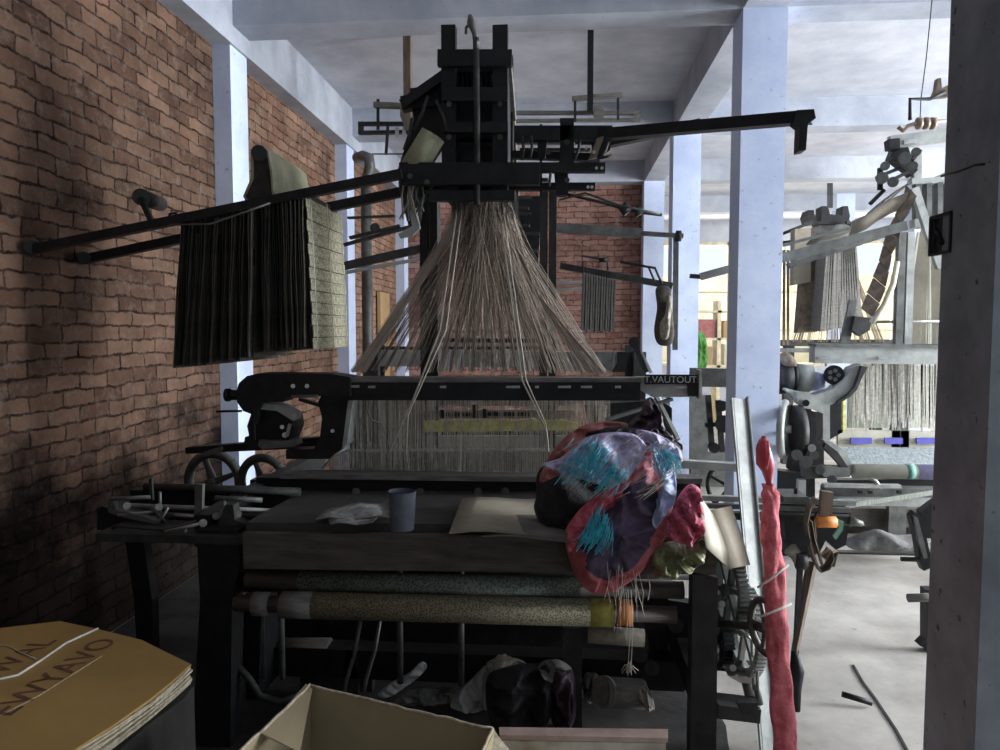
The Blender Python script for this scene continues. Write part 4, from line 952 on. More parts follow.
blob('dark_sack', 'rag', [(488, 676), (505, 668), (530, 664), (548, 668), (552, 690), (548, 722), (520, 732), (494, 728), (486, 700)], 2.72, .10, .03, 9, 24, 'bulging black sack under the middle of the loom', 'sack', (1, .2))
blob('dark_cloth_bundle', 'maroon', [(545, 668), (560, 664), (572, 668), (576, 690), (574, 720), (556, 728), (546, 700)], 2.76, .07, .03, 12, 25, 'dark cloth bundle wedged beside the black sack against the loom leg', 'cloth', (1, 0))
blob('jute_wad', 'jute', [(486, 664), (500, 658), (520, 660), (528, 668), (512, 676), (490, 678)], 2.85, .06, .03, 16, 26, 'pale wad of waste yarn behind the black sack', 'yarn', (.4, 1))
blob('jute_wad', 'ragg', [(538, 666), (548, 660), (562, 662), (572, 670), (560, 678), (546, 676)], 2.72, .05, .03, 18, 27, 'wad of grey yarn on top of the dark cloth bundle', 'yarn', (.4, 1))
blob('grey_rag', 'ragg', [(584, 676), (596, 674), (602, 684), (600, 698), (590, 702), (583, 692)], 2.85, .06, .03, 18, 28, 'crumpled grey rag under the loom right of the middle leg', 'rag', (1, .5))
tag(MB().tube([P(604, 692, 2.7), P(642, 694, 2.75)], [.055, .055], 22).tube([P(603, 692, 2.69), P(606, 692, 2.7)], [.058, .058], 22).build('cloth_roll', 'gwood'), 'short thick grey roll lying under the loom near its right leg', 'roll')
blob('frayed_yarn', 'jute', [(638, 690), (646, 686), (652, 696), (654, 706), (646, 706), (640, 700)], 2.7, .03, .02, 25, 29, 'frayed yarn end sticking out of the short grey roll', 'yarn', (1, 1))
tag(MB().cyl(PZ(842, 694, .04), PZ(872, 703, .02), .012, 10).build('iron_rod', 'black'), 'short black iron rod on the floor right of the red cloth roll', 'rod')
M['shed'] = pattern_mat('shed_threads', (.12, .16, .14), (.50, .55, .56), 26, 'noise', stretch=(6, 1, 1))
# ================================================================== LOOM BEHIND THE MAIN ONE
l3 = thing('power_loom', (-.2, 6.3, 0), 'dim loom in the middle distance, seen through the foreground cord fan', 'loom')
def B3(x0, y0, x1, y1, Y, h, m='iron', name='rail', d=.05, Y1=None, par=None):
    a = P(x0, y0, Y); b = P(x1, y1, Y if Y1 is None else Y1); hh = h / F * Y
    return MB().bar(a, b, d, hh).build(name, m, par if par else l3)
B3(380, 358, 626, 360, 6.0, 16, 'light', 'arch_beam', .12)
B3(380, 348, 540, 348, 6.1, 3, 'iron', 'arch_cap', .1)
MB().ppoly([(618, 352), (627, 352), (627, 372), (612, 372), (618, 364)], 5.9, .06).build('arch_bracket', 'black', l3)
for x in (378, 632): B3(x, 345, x, 470, 6.3, .1, 'iron', 'side_post', .12)
for x in (372, 640):
    a = P(x, 360, 6.2); MB().box((a.x - .05, 6.2, 0), (a.x + .05, 6.3, 1.35)).build('leg', 'iron', l3)
B3(372, 395, 640, 396, 6.3, 14, 'gwood', 'sley_beam', .1)
B3(372, 440, 640, 441, 5.9, 20, 'dwood', 'breast_beam', .12)
for x, y in ((408, 0), (420, 0), (590, 0)): pass
MB().tube([P(x, y, 5.8) for x, y in ((563, 331), (581, 331), (582, 341), (563, 342))], .012, 6).build('wire_frame', 'light', l3)
B3(632, 340, 647, 372, 5.8, 5, 'black', 'hand_lever', .03); B3(641, 352, 651, 373, 5.8, 3, 'light', 'hand_lever', .03)
MB().cyl(P(634, 342, 5.75), P(634, 342, 5.85), .04, 12).build('lever_knob', 'black', l3)
rn = random.Random(31); cd = MB()
for i in range(160):
    x = rn.uniform(440, 560); a = P(500 + (x - 500) * .4, 262, 6.6); b = P(x, 346, 6.3); cd.tube([a, b], .002, 3, False, False)
o = cd.build('harness_cord', 'cord', l3); o['kind'] = 'stuff'
for y, x0, x1 in ((331, 430, 545), (344, 430, 545), (337, 470, 478)): B3(x0, y, x1, y, 5.85, 2.2, 'steel', 'heddle_rail', .03)
j3 = thing('jacquard_machine', (-.2, 6.4, 0), 'second jacquard head on ceiling struts behind the foreground one', 'loom head')
B3(515, 113, 638, 113, 5.9, 3, 'gwood', 'frame_rail', .05, par=j3); B3(515, 121, 638, 120, 5.9, 2.5, 'gwood', 'frame_rail', .05, par=j3)
B3(637, 112, 637, 122, 5.9, 3, 'gwood', 'frame_end', .05, par=j3)
B3(572, 99, 622, 95, 5.85, 4, 'gwood', 'top_rail', .05, par=j3)
B3(575, 98, 575, 122, 5.85, .1, 'iron', 'drop_rod', .02, par=j3); B3(618, 97, 618, 120, 5.85, .1, 'iron', 'drop_rod', .02, par=j3)
a = P(590, 112, 5.75); MB().box((a.x - .022, 5.72, a.z), (a.x + .022, 5.77, ZS)).build('ceiling_strut', 'black', j3)
a = P(408, 130, 5.75); MB().box((a.x - .028, 5.72, a.z), (a.x + .028, 5.77, ZS)).build('ceiling_strut', 'wood', j3)
MB().ppoly([(594, 104), (604, 104), (604, 116), (594, 116)], 5.8, .06).build('strut_block', 'gwood', j3)
B3(359, 124, 420, 124, 5.9, 3.2, 'iron', 'frame_rail', .05, par=j3); B3(359, 133, 420, 132, 5.9, 3.2, 'iron', 'frame_rail', .05, par=j3)
B3(361, 122, 361, 134, 5.9, 4, 'iron', 'frame_end', .04, par=j3)
B3(374, 105, 420, 107, 5.85, 5, 'gwood', 'top_rail', .05, par=j3)
B3(378, 99, 378, 130, 5.85, .1, 'iron', 'drop_rod', .025, par=j3); B3(388, 124, 386, 155, 5.85, .1, 'iron', 'drop_rod', .025, par=j3)
MB().tube([P(372, 154, 5.85), P(430, 154, 5.85)], .006, 6).build('cross_wire', 'grey', j3)
for x in (397, 404, 411): B3(x, 127, x, 137, 5.85, .1, 'light', 'hanger', .03, par=j3)
MB().ppoly([(400, 106), (418, 106), (418, 128), (404, 126), (400, 116)], 5.8, .05).build('bracket', 'gwood', j3)
for x0, y0, x1, y1, h, m_, YY in ((425, 248, 336, 268, 8, 'iron', 5.6), (425, 258, 338, 274, 3, 'light', 5.6), (428, 222, 344, 245, 3, 'iron', 5.9), (395, 216, 348, 218, 2, 'iron', 5.9), (400, 226, 350, 238, 3, 'iron', 5.9)):
    B3(x0, y0, x1, y1, YY, h, m_, 'card_rail', .05, par=j3)
MB().cyl(P(375, 228, 5.8), P(375, 228, 5.95), .04, 12).build('rail_roller', 'iron', j3)
B3(556, 228, 640, 233, 5.6, 9, 'grey', 'card_rail', .06, par=j3); B3(620, 232, 683, 236, 5.6, 4, 'grey', 'card_rail', .05, par=j3)
B3(560, 266, 672, 286, 5.6, 6, 'iron', 'card_rail', .06, par=j3)
MB().tube([P(566, 194, 5.6), P(600, 202, 5.6), P(635, 212, 5.6), P(662, 215, 5.6)], .012, 6).build('tie_rod', 'iron', j3)
MB().cyl(P(622, 205, 5.6), P(628, 213, 5.6), .04, 10).cyl(P(636, 208, 5.6), P(640, 215, 5.6), .035, 10).build('tie_collar', 'iron', j3)
MB().tube([P(x, y, 5.5) for x, y in ((583, 271), (582, 256), (607, 260), (608, 270))], .010, 6).build('wire_frame', 'iron', j3)
MB().tube([P(x, y, 5.5) for x, y in ((620, 262), (655, 268), (662, 284))], .010, 6).tube([P(x, y, 5.5) for x, y in ((648, 266), (655, 282))], .008, 6).build('wire_frame', 'iron', j3)
MB().cyl(P(603, 258, 5.5), P(603, 262, 5.5), .03, 10).build('collar', 'black', j3)
B3(555, 283, 592, 282, 5.9, 3, 'light', 'channel', .05, par=j3); B3(555, 290, 592, 288, 5.9, 3, 'light', 'channel', .05, par=j3); B3(590, 279, 590, 291, 5.9, 4, 'light', 'channel', .05, par=j3)
MB().cyl(P(676, 236, 5.5), P(681, 236, 5.5), .04, 12).build('rail_end', 'iron', j3)
B3(676, 236, 675, 350, 5.5, .1, 'grey', 'hanging_post', .04, par=j3)
c3 = thing('punch_card_chain', P(600, 332, 5.6), 'narrow bunch of grey punch cards before the back brick wall', 'punch cards')
for i in range(13):
    x0 = 584 + i * 2.5; a = P(x0, 274 + i * .6, 5.5); b = P(x0 - 2 + .4 * (i % 2), 330 + (i % 3), 5.5)
    MB().bar(a, b, .012, .30, up=(0, 1, 0)).build('card_fold', 'card_grey' if i % 2 else 'gwood', c3)
hb = thing('hanging_bag', P(662, 345, 5.5), 'dark bag with a pale rag hanging from the rail end beside the far column', 'bag')
MB().pillow([(656, 288), (670, 288), (672, 310), (674, 335), (670, 345), (658, 344), (654, 330), (657, 308)], 5.5, .08, .03, 8, seed=41, na=40, nr=8).build('bag_body', 'dwood', hb)
MB().pillow([(668, 296), (672, 300), (670, 322), (668, 338), (661, 338), (660, 324), (665, 314)], 5.4, .06, .03, 10, seed=42, na=40, nr=8).build('pale_rag', 'jute', hb)
# grey down pipe beside the second wall column
pp = MB(); pp.tube([P(357, 158, 7.2), P(363, 156, 7.1), P(369, 158, 7.05), P(370, 166, 7.05), P(367, 178, 7.1), P(366, 190, 7.1)], .052, 14)
a = P(366, 190, 7.1); pp.cyl(a, (a.x, a.y, .02), .052, 14)
tag(pp.build('drain_pipe', 'grey'), 'grey drain pipe with an elbow at its top beside the second wall column', 'pipe')
a = P(377, 340, 10.3)
tag(MB().bar((-2.24, 9.3, 0), (-2.24, 9.3, 2.0), .04, .5, up=(0, 1, 0)).build('orange_plank', 'kraft'), 'orange brown plank standing against the far left brick wall', 'plank')
# electrical odds on the near columns
w_ = MB(); zt_ = [(-.0, 2.0)]
tag(MB().tube([P(944, 176, 2.29) + Vector((-.006, 0, 0)), PX(958, 172, 1.108), PX(976, 165, 1.108), PX(986, 164, 1.108)], .004, 6).tube([P(1010, 160, 1.99), PX(990, 162, 1.108)], .004, 6).build('cable', 'black'), 'thin black cable running across the dark near column', 'cable')
# ================================================================== RIGHT HAND LOOM
l2 = thing('power_loom', (2.6, 5.2, 0), 'pale grey power loom at the right behind the bright column, with a curved casting', 'loom')
def B2(x0, y0, x1, y1, Y, h, m='light', name='rail', d=.06, Y1=None, par=None): return B3(x0, y0, x1, y1, Y, h, m, name, d, Y1, par or l2)
B2(812, 354, 1010, 356, 5.3, 17, 'light', 'arch_beam', .12); B2(812, 345, 1010, 347, 5.3, 3, 'grey', 'arch_cap', .18)
for x in (822, 882): MB().ppoly([(x - 4, 357), (x + 6, 357), (x + 6, 359), (x - 4, 359)], 5.21, .02).build('slot_plate', 'steel', l2)
MB().ppoly([(862, 364), (868, 367), (862, 376), (857, 388), (850, 395), (838, 402), (830, 405), (830, 442), (823, 444), (823, 408), (821, 402), (812, 402), (800, 404), (793, 396), (785, 390), (786, 388), (797, 391), (815, 395), (832, 390), (844, 380), (852, 368)], 5.0, .12).build('curved_casting', 'light', l2)
MB().ppoly([(862, 366), (868, 367), (862, 378), (857, 390), (850, 397), (838, 404), (838, 402), (849, 394), (855, 387), (859, 376)], 4.96, .06).build('casting_rib', 'iron', l2)
MB().cyl(P(834, 375, 5.05), P(834, 375, 5.15), .065, 24).build('end_disc', 'black', l2)
for k in range(5):
    t_ = k * 1.256; MB().cyl(P(834 + 4.6 * math.cos(t_), 375 + 4.6 * math.sin(t_), 5.03), P(834 + 4.6 * math.cos(t_), 375 + 4.6 * math.sin(t_), 5.06), .014, 10).build('disc_hole', 'grey', l2)
MB().cyl(P(794, 377, 5.2), P(810, 379, 5.2), .095, 24).build('motor_body', 'light', l2)
MB().cyl(P(809, 381, 5.2), P(822, 382, 5.2), .065, 24).build('motor_end', 'motor', l2)
MB().cyl(P(776, 378, 5.15), P(790, 378, 5.15), .11, 24).cyl(P(790, 377, 5.17), P(794, 377, 5.17), .11, 24).build('motor_pulley', 'black', l2)
MB().pillow([(778, 356), (786, 352), (794, 358), (796, 366), (784, 366)], 5.1, .06, .02, 9, seed=3, na=30, nr=6).build('brown_cover', 'strap', l2)
MB().ppoly([(797, 392), (812, 396), (822, 402), (824, 414), (815, 410), (804, 408), (797, 402)], 4.95, .08).build('gear_cover', 'light', l2)
MB().cyl(P(806, 403, 4.9), P(806, 403, 4.95), .022, 12).build('cover_bolt', 'black', l2)
o = MB().wheel(P(784, 429, 4.9), (1, -.45, 0), .17, .05, 6); o.build('fly_wheel', 'light', l2)
MB().cyl(P(792, 431, 4.95), P(801, 431, 4.95), .17, 30).build('drive_pulley', 'iron', l2)
MB().ppoly([(800, 408), (824, 414), (824, 470), (800, 478), (790, 470), (796, 440)], 5.2, .1).build('side_frame', 'black', l2)
MB().ppoly([(824, 440), (832, 442), (846, 452), (855, 470), (850, 476), (838, 462), (826, 450)], 4.9, .08).build('brake_arm', 'light', l2)
MB().ppoly([(826, 443), (838, 452), (850, 470), (846, 474), (834, 458), (824, 448)], 4.86, .04).build('brake_edge', 'iron', l2)
MB().ppoly([(804, 466), (850, 468), (850, 477), (806, 479)], 4.85, .1).build('frame_shelf', 'grey', l2)
for x, y, r_ in ((806, 462, .04), (797, 455, .035), (814, 455, .03), (820, 470, .03), (812, 448, .025), (832, 480, .03), (826, 474, .02)):
    MB().cyl(P(x, y, 4.78), P(x, y, 4.88), r_, 14).build('bearing', 'grey' if r_ > .028 else 'light', l2)
MB().ppoly([(775, 470), (815, 476), (815, 560), (775, 560)], 5.1, .12).build('lower_frame', 'black', l2)
MB().ppoly([(799, 480), (806, 480), (806, 498), (798, 498)], 4.8, .05).build('guide', 'light', l2)
# fell, weft and cloth
MB().ppoly([(838, 430), (1000, 432), (1000, 448), (838, 447)], 5.5, .03).build('weft_sheet', 'cream', l2)
for x0, x1 in ((851, 872), (885, 903), (917, 940), (955, 975)): MB().ppoly([(x0, 438), (x1, 438), (x1, 444), (x0, 444)], 5.47, .02).build('blue_band', 'blue', l2)
sh = MB(); pa = [P(838, 447, 5.45), P(1000, 448, 5.45)]; pb = [P(856, 470, 5.0), P(1000, 471, 5.0)]
sh.sheet(quad_rows(pb[0], pb[1], pa[0], pa[1], 4), .01, False).build('warp_sheet', 'shed', l2)
MB().cyl(P(853, 471, 4.9), P(1000, 473, 4.9), 7 / F * 4.9, 24).build('cloth_beam', 'cream', l2)
MB().cyl(P(905, 471.6, 4.9), P(913, 471.7, 4.9), 7.3 / F * 4.9, 24).build('green_band', 'teal2', l2)
MB().cyl(P(916, 471.8, 4.9), P(1000, 473, 4.9), 7.3 / F * 4.9, 24).build('violet_cloth', 'violet', l2)
B2(823, 491, 1000, 494, 4.8, 10, 'grey', 'breast_rail', .1); B2(834, 500, 1000, 502, 4.75, 7, 'light', 'breast_rail', .1)
B2(823, 485, 900, 486, 4.7, 3, 'light', 'breast_rail', .05)
B2(835, 484, 1000, 483, 5.1, 10, 'black', 'cross_beam', .08)
MB().ppoly([(830, 507), (940, 490), (940, 494), (836, 510)], 4.6, .02).build('slanting_strip', 'warp', l2)
B2(848, 516, 1000, 518, 5.6, 18, 'dwood', 'cross_beam', .08)
MB().tube([P(870, 479, 4.7), P(876, 481, 4.7), P(881, 489, 4.7)], .012, 6).build('hook', 'light', l2)
for x in (858, 868, 897): MB().bar(P(x, 492, 4.7), P(x + 4, 492, 4.7), .02, .02).build('slot', 'black', l2)
MB().ppoly([(843, 395), (846, 395), (846, 430), (843, 430)], 5.4, .03).build('yellow_stay', 'yellow', l2)
MB().ppoly([(829, 400), (843, 398), (843, 432), (829, 440)], 5.5, .05).build('inner_frame', 'black', l2)
h2 = MB(); rn = random.Random(8)
for i in range(260):
    x = rn.uniform(852, 990); y0 = 364 + (10 if x < 862 else 0); a = P(x, y0, 5.5); b = P(x + rn.uniform(-1, 1), rn.uniform(412, 432), 5.5); h2.bar(a, b, .004, .004, up=(0, 1, 0))
o = h2.build('heddle_cord', 'heddle', l2); o['kind'] = 'stuff'
MB().ppoly([(862, 366), (1000, 366), (1000, 428), (848, 428), (848, 400)], 5.75, .02).build('heddle_screen', 'warp', l2)
for x in (903, 912):
    a = P(x, 232, 5.5); MB().box((a.x - .025, 5.5, 1.3), (a.x + .025, 5.55, a.z)).build('upright', 'light' if x > 908 else 'grey', l2)
    MB().box((a.x - .03, 5.5, 0), (a.x + .03, 5.56, 1.3)).build('leg', 'grey', l2)
a = P(800, 560, 5.2); MB().box((a.x - .05, 5.2, 0), (a.x + .05, 5.3, 1.0)).build('leg', 'black', l2)
MB().ppoly([(848, 528), (858, 524), (1000, 532), (1000, 552), (852, 549), (845, 540)], 5.7, .4).build('lower_drum', 'dwood', l2)
B2(838, 553, 1000, 556, 5.2, 4, 'iron', 'floor_rail', .06)
# jacquard head of the right loom
j2 = thing('jacquard_machine', (2.7, 5.6, 0), 'grey jacquard head and sloping card path at the upper right, partly behind the dark column', 'loom head')
def BJ(*a_, **k_): return B3(*a_, **k_, par=j2)
BJ(889, 143, 960, 134, 5.3, 12, 'light', 'top_rail', .05); MB().ppoly([(889, 139), (900, 138), (900, 149), (890, 149)], 5.2, .08).build('rail_end', 'black', j2)
MB().ppoly([(904, 140), (917, 139), (917, 143), (904, 144)], 5.24, .02).build('slot_plate', 'steel', j2)
MB().ppoly([(894, 148), (908, 146), (912, 158), (918, 170), (912, 176), (906, 170), (898, 164), (890, 158)], 5.3, .08).build('link_casting', 'black', j2)
for a_ in (((880, 170), (894, 158)), ((880, 176), (900, 168)), ((880, 168), (880, 190)), ((892, 180), (908, 172)), ((876, 178), (884, 176)), ((884, 190), (870, 204)), ((912, 160), (920, 150))):
    BJ(*a_[0], *a_[1], 5.25, 3.2, 'iron', 'link', .03)
for x, y, r_ in ((885, 166, .03), (882, 178, .04), (893, 182, .035), (905, 158, .04), (916, 152, .03), (913, 166, .03)):
    MB().cyl(P(x, y, 5.15), P(x, y, 5.25), r_, 14).build('pivot', 'grey', j2)
MB().ppoly([(914, 152), (922, 150), (922, 178), (914, 180)], 5.3, .05).ppoly([(912, 178), (960, 176), (960, 182), (912, 184)], 5.3, .05).build('head_frame', 'light', j2)
for x, w__ in ((916, 6), (927, 5), (938, 5)): MB().ppoly([(x, 182), (x + w__, 182), (x + w__, 228), (x, 228)], 5.3, .06).build('head_post', 'grey', j2)
MB().ppoly([(926, 184), (960, 184), (960, 224), (934, 224)], 5.6, .1).build('hook_box', 'black', j2)
MB().ppoly([(922, 182), (960, 166), (960, 180), (924, 186)], 5.5, .05).build('white_cover', 'card_grey', j2)
BJ(912, 224, 960, 222, 5.3, 8, 'light', 'base_rail', .08)
BJ(914, 188, 940, 268, 5.2, 7, 'light', 'diagonal_stay', .04)
# sloping card path: draped strip from the head down left
rows = []
for x, y in ((908, 180), (895, 188), (884, 196), (874, 208), (862, 217), (848, 224), (830, 228), (818, 229)):
    a = P(x, y, 5.1); rows.append([a + Vector((0, 0, -.02)), a + Vector((.03, .2, -.03)), a + Vector((.06, .42, -.05))])
MB().sheet(rows, .012).build('card_path', 'card_grey', j2)
rows = []
for x, y in ((907, 192), (893, 198), (880, 205), (868, 214), (852, 221)):
    a = P(x, y, 5.08); rows.append([a, a + Vector((0, .02, -.05)), a + Vector((0, .05, -.09))])
MB().sheet(rows, .012).build('path_side', 'board', j2)
BJ(905, 226, 782, 258, 5.0, 9, 'grey', 'card_rail', .07); BJ(893, 232, 788, 266, 5.25, 5, 'grey', 'card_rail', .07)
BJ(700, 277, 741, 266, 5.3, 7, 'light', 'card_rail', .07, Y1=5.25); BJ(690, 276, 702, 277, 5.3, 4, 'iron', 'rail_tip', .04)
BJ(780, 246, 850, 228, 5.0, 3, 'grey', 'guide_rail', .03)
c2 = thing('punch_card_chain', P(870, 320, 5.1), 'dark slanting punch card chain with pale gaps in front of the right loom harness', 'punch cards')
strip = [(907, 186), (904, 200), (896, 216), (888, 232), (884, 246), (880, 262), (874, 278), (868, 294), (862, 310)]
right_ = [(917, 196), (910, 212), (901, 226), (899, 240), (892, 256), (889, 272), (886, 288), (880, 304), (873, 318)]
for k in range(len(strip) - 1):
    (x0, y0), (x1, y1) = strip[k], strip[k + 1]; (u0, v0), (u1, v1) = right_[k], right_[k + 1]
    MB().prism([P(x0, y0, 5.1), P(u0, v0, 5.05), P(u1, v1 - 1.6, 5.05), P(x1, y1 - 1.6, 5.1)], (0, .02, 0)).build('card', 'strap', c2)
MB().tube([P(872, 322, 5.05), P(884, 306, 5.1), P(893, 284, 5.15), P(897, 262, 5.2)], .02, 6).build('pale_edge', 'cream', c2)
rn = random.Random(18); h2 = MB()
for i in range(240):
    x = rn.uniform(904, 975); a = P(930 + (x - 930) * .35, 228, 5.6); b = P(x, 344, 5.6); h2.tube([a, b], .003, 3, False, False)
o = h2.build('harness_cord', 'cordpale', j2); o['kind'] = 'stuff'
MB().tube([P(866, 322, 5.6), P(960, 321, 5.6)], .012, 6).build('cross_wire', 'steel', j2)
MB().ppoly([(850, 300), (857, 300), (850, 345), (840, 345)], 5.35, .03).build('hanging_stay', 'grey', j2)
MB().ppoly([(855, 316), (872, 318), (870, 330), (860, 336), (852, 330)], 5.3, .06).build('weight_bag', 'iron', j2)
# small wire frame with spools near the top right
w2 = thing('spool_bracket', P(925, 140, 4.4), 'bracket with three brown reels near the ceiling beside the dark column', 'bracket')
MB().tube([P(910, 120, 4.4), P(910, 99, 4.4), P(930, 99, 4.4), P(945, 92, 4.4)], .010, 6).build('rod', 'iron', w2)
MB().ppoly([(936, 90), (938, 78), (941, 78), (942, 88), (950, 84), (950, 96), (932, 98)], 4.4, .04).build('clamp', 'strap', w2)
for x in (919, 926, 933): MB().cyl(P(x - 2, 123.5, 4.38), P(x + 2, 123.2, 4.38), .033, 18).build('reel', 'porc', w2)
MB().tube([P(898, 127, 4.38), P(903, 131, 4.38), P(908, 126, 4.38), P(914, 124, 4.38), P(945, 121, 4.38)], .012, 8).build('spindle', 'porc', w2)
tag(MB().tube([P(932, 0, 4.3), P(926, 60, 4.35), P(921, 98, 4.4), P(920, 120, 4.4)], .003, 5).build('hanging_wire', 'black'), 'thin wire hanging from the ceiling down to the brown reels', 'wire')
# black crank lever beside the dark column
ck = thing('crank_lever', P(920, 640, 3.6), 'black crank lever and pipe stubs sticking out from behind the dark column', 'lever')
MB().ppoly([(911, 517), (915, 512), (921, 516), (927, 540), (932, 560), (931, 568), (924, 571), (920, 562), (917, 540)], 3.6, .05).build('arm', 'black', ck)
MB().ppoly([(914, 516), (918, 518), (925, 545), (928, 558), (924, 559), (918, 538)], 3.58, .02).build('arm_face', 'grey', ck)
MB().ppoly([(921, 512), (940, 498), (944, 540), (926, 538)], 3.65, .05).build('hub', 'black', ck)
MB().cyl(P(901, 559, 3.62), P(928, 560, 3.62), .011, 10).build('handle', 'iron', ck)
MB().cyl(P(908, 598, 3.4), P(940, 597, 3.4), .019, 16).build('pipe_stub', 'gwood', ck)
MB().ppoly([(926, 590), (945, 590), (945, foot(940, 3.6)), (930, foot(930, 3.6)), (929, 650), (920, 646), (926, 640)], 3.6, .06).build('stand', 'black', ck)
# bundle of papers on the floor under the right loom
tag(MB().pillow([(846, 540), (868, 532), (880, 530), (900, 536), (935, 536), (945, 546), (930, 550), (870, 550), (850, 548)], 5.0, .12, .03, 6, seed=50, na=60, nr=10, back=.8).build('waste_bundle', 'ragg'), 'grey bundle of waste cloth on the floor under the right loom', 'waste')
# ================================================================== LOOM FARTHER BACK ON THE RIGHT
l4 = thing('jacquard_loom', (4.0, 8.6, 0), 'distant loom with a dark head seen just right of the bright column', 'loom')
def B4(*a_, **k_): return B3(*a_, **k_, par=l4)
MB().ppoly([(808, 210), (814, 210), (816, 221), (821, 221), (822, 206), (828, 206), (830, 214), (842, 216), (843, 206), (848, 206), (850, 216), (849, 222), (838, 224), (808, 224), (806, 216)], 8.3, .2).build('head_block', 'black', l4)
MB().ppoly([(818, 220), (850, 220), (850, 252), (818, 256)], 8.4, .2).build('head_box', 'grey', l4)
B4(830, 183, 830, 208, 8.2, .1, 'iron', 'lifting_rod', .06)
B4(782, 234, 812, 222, 8.2, 3, 'iron', 'side_rail', .05); B4(782, 244, 810, 240, 8.2, 5, 'iron', 'side_rail', .05)
B4(846, 222, 862, 228, 8.2, 3, 'iron', 'side_rail', .05); B4(848, 232, 862, 228, 8.2, 3, 'grey', 'side_rail', .05)
for x in (784, 788): B4(x, 250, x, 345, 8.4, .1, 'strap', 'support_post', .03)
B4(775, 343, 1000, 342, 8.6, 6, 'iron', 'arch_beam', .12); B4(775, 350, 860, 351, 8.6, 4, 'grey', 'arch_beam', .12)
for x in (790, 880): 
    a = P(x, 350, 8.6); MB().box((a.x - .05, 8.6, 0), (a.x + .05, 8.7, 1.35)).build('leg', 'iron', l4)
rn = random.Random(77); h4 = MB()
for i in range(90):
    x = rn.uniform(790, 885); h4.tube([P(835 + (x - 835) * .3, 256, 8.5), P(x, 342, 8.5)], .004, 3, False, False)
o = h4.build('harness_cord', 'cord', l4); o['kind'] = 'stuff'
c4 = thing('punch_card_chain', P(806, 332, 8), 'two dark brown card panels hanging behind the bright column, left of the striped bunch', 'punch cards')
MB().ppoly([(795, 229), (811, 228), (811, 282), (794, 285)], 8.0, .15).build('card_panel', 'board', c4).__setitem__('label', 'taupe card panel')
MB().ppoly([(802, 282), (820, 280), (817, 332), (798, 333)], 8.05, .15).build('card_panel', 'strap', c4)
MB().ppoly([(811, 228), (819, 226), (819, 283), (811, 282)], 8.1, .1).build('card_side', 'dwood', c4)
c5 = thing('punch_card_chain', P(834, 332, 7.9), 'pale grey striped bunch of punch cards hanging on the distant loom', 'punch cards')
for i in range(14):
    u = i / 13; MB().bar(P(823 + u * 26, 250 - u * 3, 7.9), P(817 + u * 38, 331 - u * 6, 7.9), .034, .3, up=(0, 1, 0)).build('card_fold', 'card_grey' if i % 3 else 'gwood', c5)
# stuff seen in the gap between the two bright columns
l5 = thing('power_loom', (1.9, 9.2, 0), 'small dark loom end seen in the gap between the two pale columns', 'loom')
def B5(*a_, **k_): return B3(*a_, **k_, par=l5)
B5(690, 377, 742, 378, 7.2, 18, 'lav_grey' if False else 'iron', 'arch_beam', .1)
for x0, y0, x1, y1 in ((708, 395, 712, 450), (718, 400, 722, 452), (705, 425, 735, 423), (708, 446, 735, 448)): B5(x0, y0, x1, y1, 7.0, 4, 'black', 'frame_bar', .05)
MB().cyl(P(724, 424, 6.9), P(724, 424, 7.0), .08, 20).cyl(P(722, 406, 6.9), P(722, 406, 7.0), .05, 20).cyl(P(714, 448, 6.9), P(714, 448, 7), .05, 20).build('gear_wheel', 'black', l5)
B5(690, 470, 742, 472, 6.9, 8, 'grey', 'sley_beam', .1)
MB().wheel(P(730, 487, 6.2), (.8, 1, 0), .20, .04, 5).build('hand_wheel', 'iron', l5)
MB().ppoly([(690, 395), (708, 395), (708, 452), (735, 452), (735, 520), (690, 520)], 7.3, .05).build('side_frame', 'grey', l5)
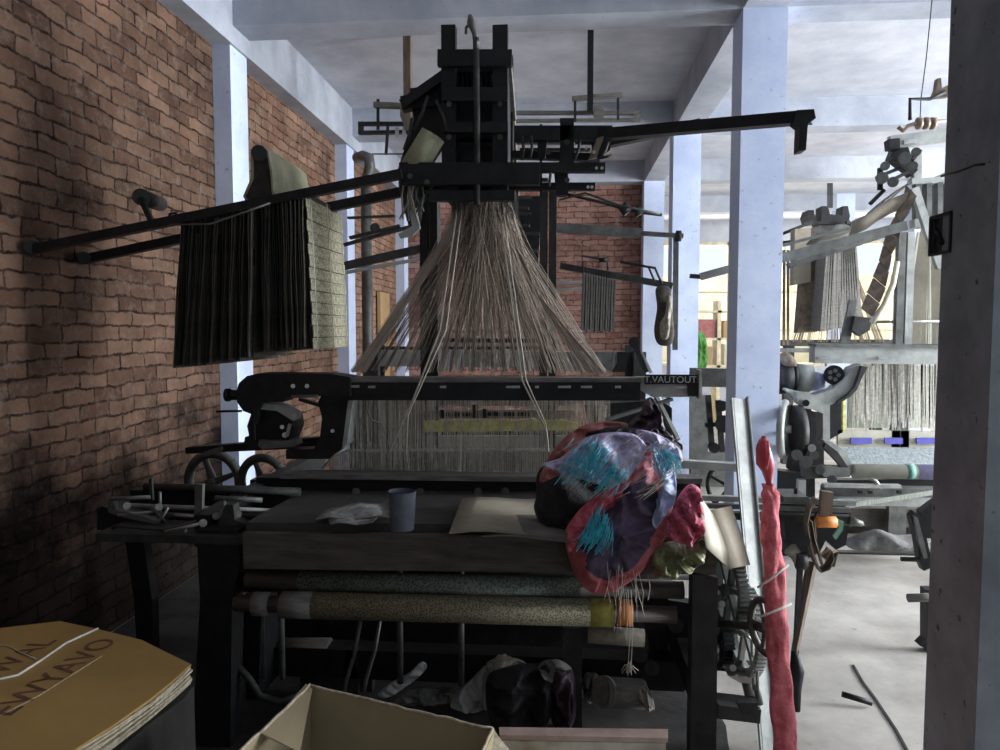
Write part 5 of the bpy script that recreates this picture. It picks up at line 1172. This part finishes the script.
# far shelving and plants at the bright windows
sf = thing('storage_shelf', (2.5, 12.5, 0), 'cream shelving unit in front of the far window, between the two pale columns', 'shelf')
for z in (.9, 1.35, 1.8): MB().box((2.1, 12.4, z), (3.1, 12.8, z + .04)).build('shelf_board', 'frame_cream', sf)
for x in (2.1, 2.6, 3.1): MB().box((x - .03, 12.4, 0), (x + .03, 12.8, 2.0)).build('shelf_post', 'frame_cream', sf)
MB().pillow([(692, 335), (702, 332), (707, 345), (706, 368), (694, 370)], 11.8, .12, .1, 6, seed=60, na=40, nr=8).build('green_bundle', 'leaf', sf)
for i, (x, z_, w_, h_, m_, lb) in enumerate(((2.2, .94, .3, .3, 'kraft', 'brown carton on the lowest level of the cream shelf'), (2.7, .94, .3, .34, 'cream', 'cream carton on the lowest level of the cream shelf'), (2.25, 1.39, .3, .3, 'salmon', 'reddish carton on the middle level of the cream shelf'), (2.68, 1.39, .34, .28, 'kraft', 'brown carton on the middle level of the cream shelf'))):
    bx_ = MB(); bx_.box((x, 12.45, z_), (x + w_, 12.75, z_ + h_)); bx_.box((x - .004, 12.44, z_ + h_ * .8), (x + w_ + .004, 12.76, z_ + h_ + .004)); tag(bx_.build('carton', m_), lb, 'box')

# clutter of the rear head seen between the near posts, and its light slats under the fan
rn = random.Random(91)
for k in range(13):
    y = 200 + k * 8 + rn.uniform(-2, 2); x0 = 502 + rn.uniform(-3, 6); x1 = x0 + rn.uniform(18, 36)
    B3(x0, y, x1, y + rn.uniform(-1.5, 2), 5.9, rn.choice((2, 3, 5)), rn.choice(('black', 'iron', 'grey', 'iron')), 'linkage_bar', .05, par=j3)
for k in range(5):
    x = 506 + k * 8; MB().cyl(P(x, 215 + 14 * k, 5.8), P(x, 215 + 14 * k, 5.9), .04, 12).build('linkage_pivot', 'iron', j3)
MB().ppoly([(500, 196), (542, 196), (536, 300), (524, 300), (520, 250), (500, 240)], 6.1, .08).build('linkage_plate', 'black', j3)
for k in range(10):
    x = 436 + k * 12; MB().bar(P(x, 349, 5.8), P(x - 2, 371, 5.8), .035, .02).build('slat', 'light' if k % 3 else 'jute', l3)
B3(425, 340, 545, 341, 5.9, 4, 'black', 'slat_rail', .03)
MB().ppoly([(545, 352), (614, 352), (612, 371), (545, 371)], 5.8, .04).build('arch_face', 'grey', l3)
MB().ppoly([(918, 232), (950, 232), (985, 344), (902, 344)], 5.75, .02).build('harness_screen', 'warp', j2)
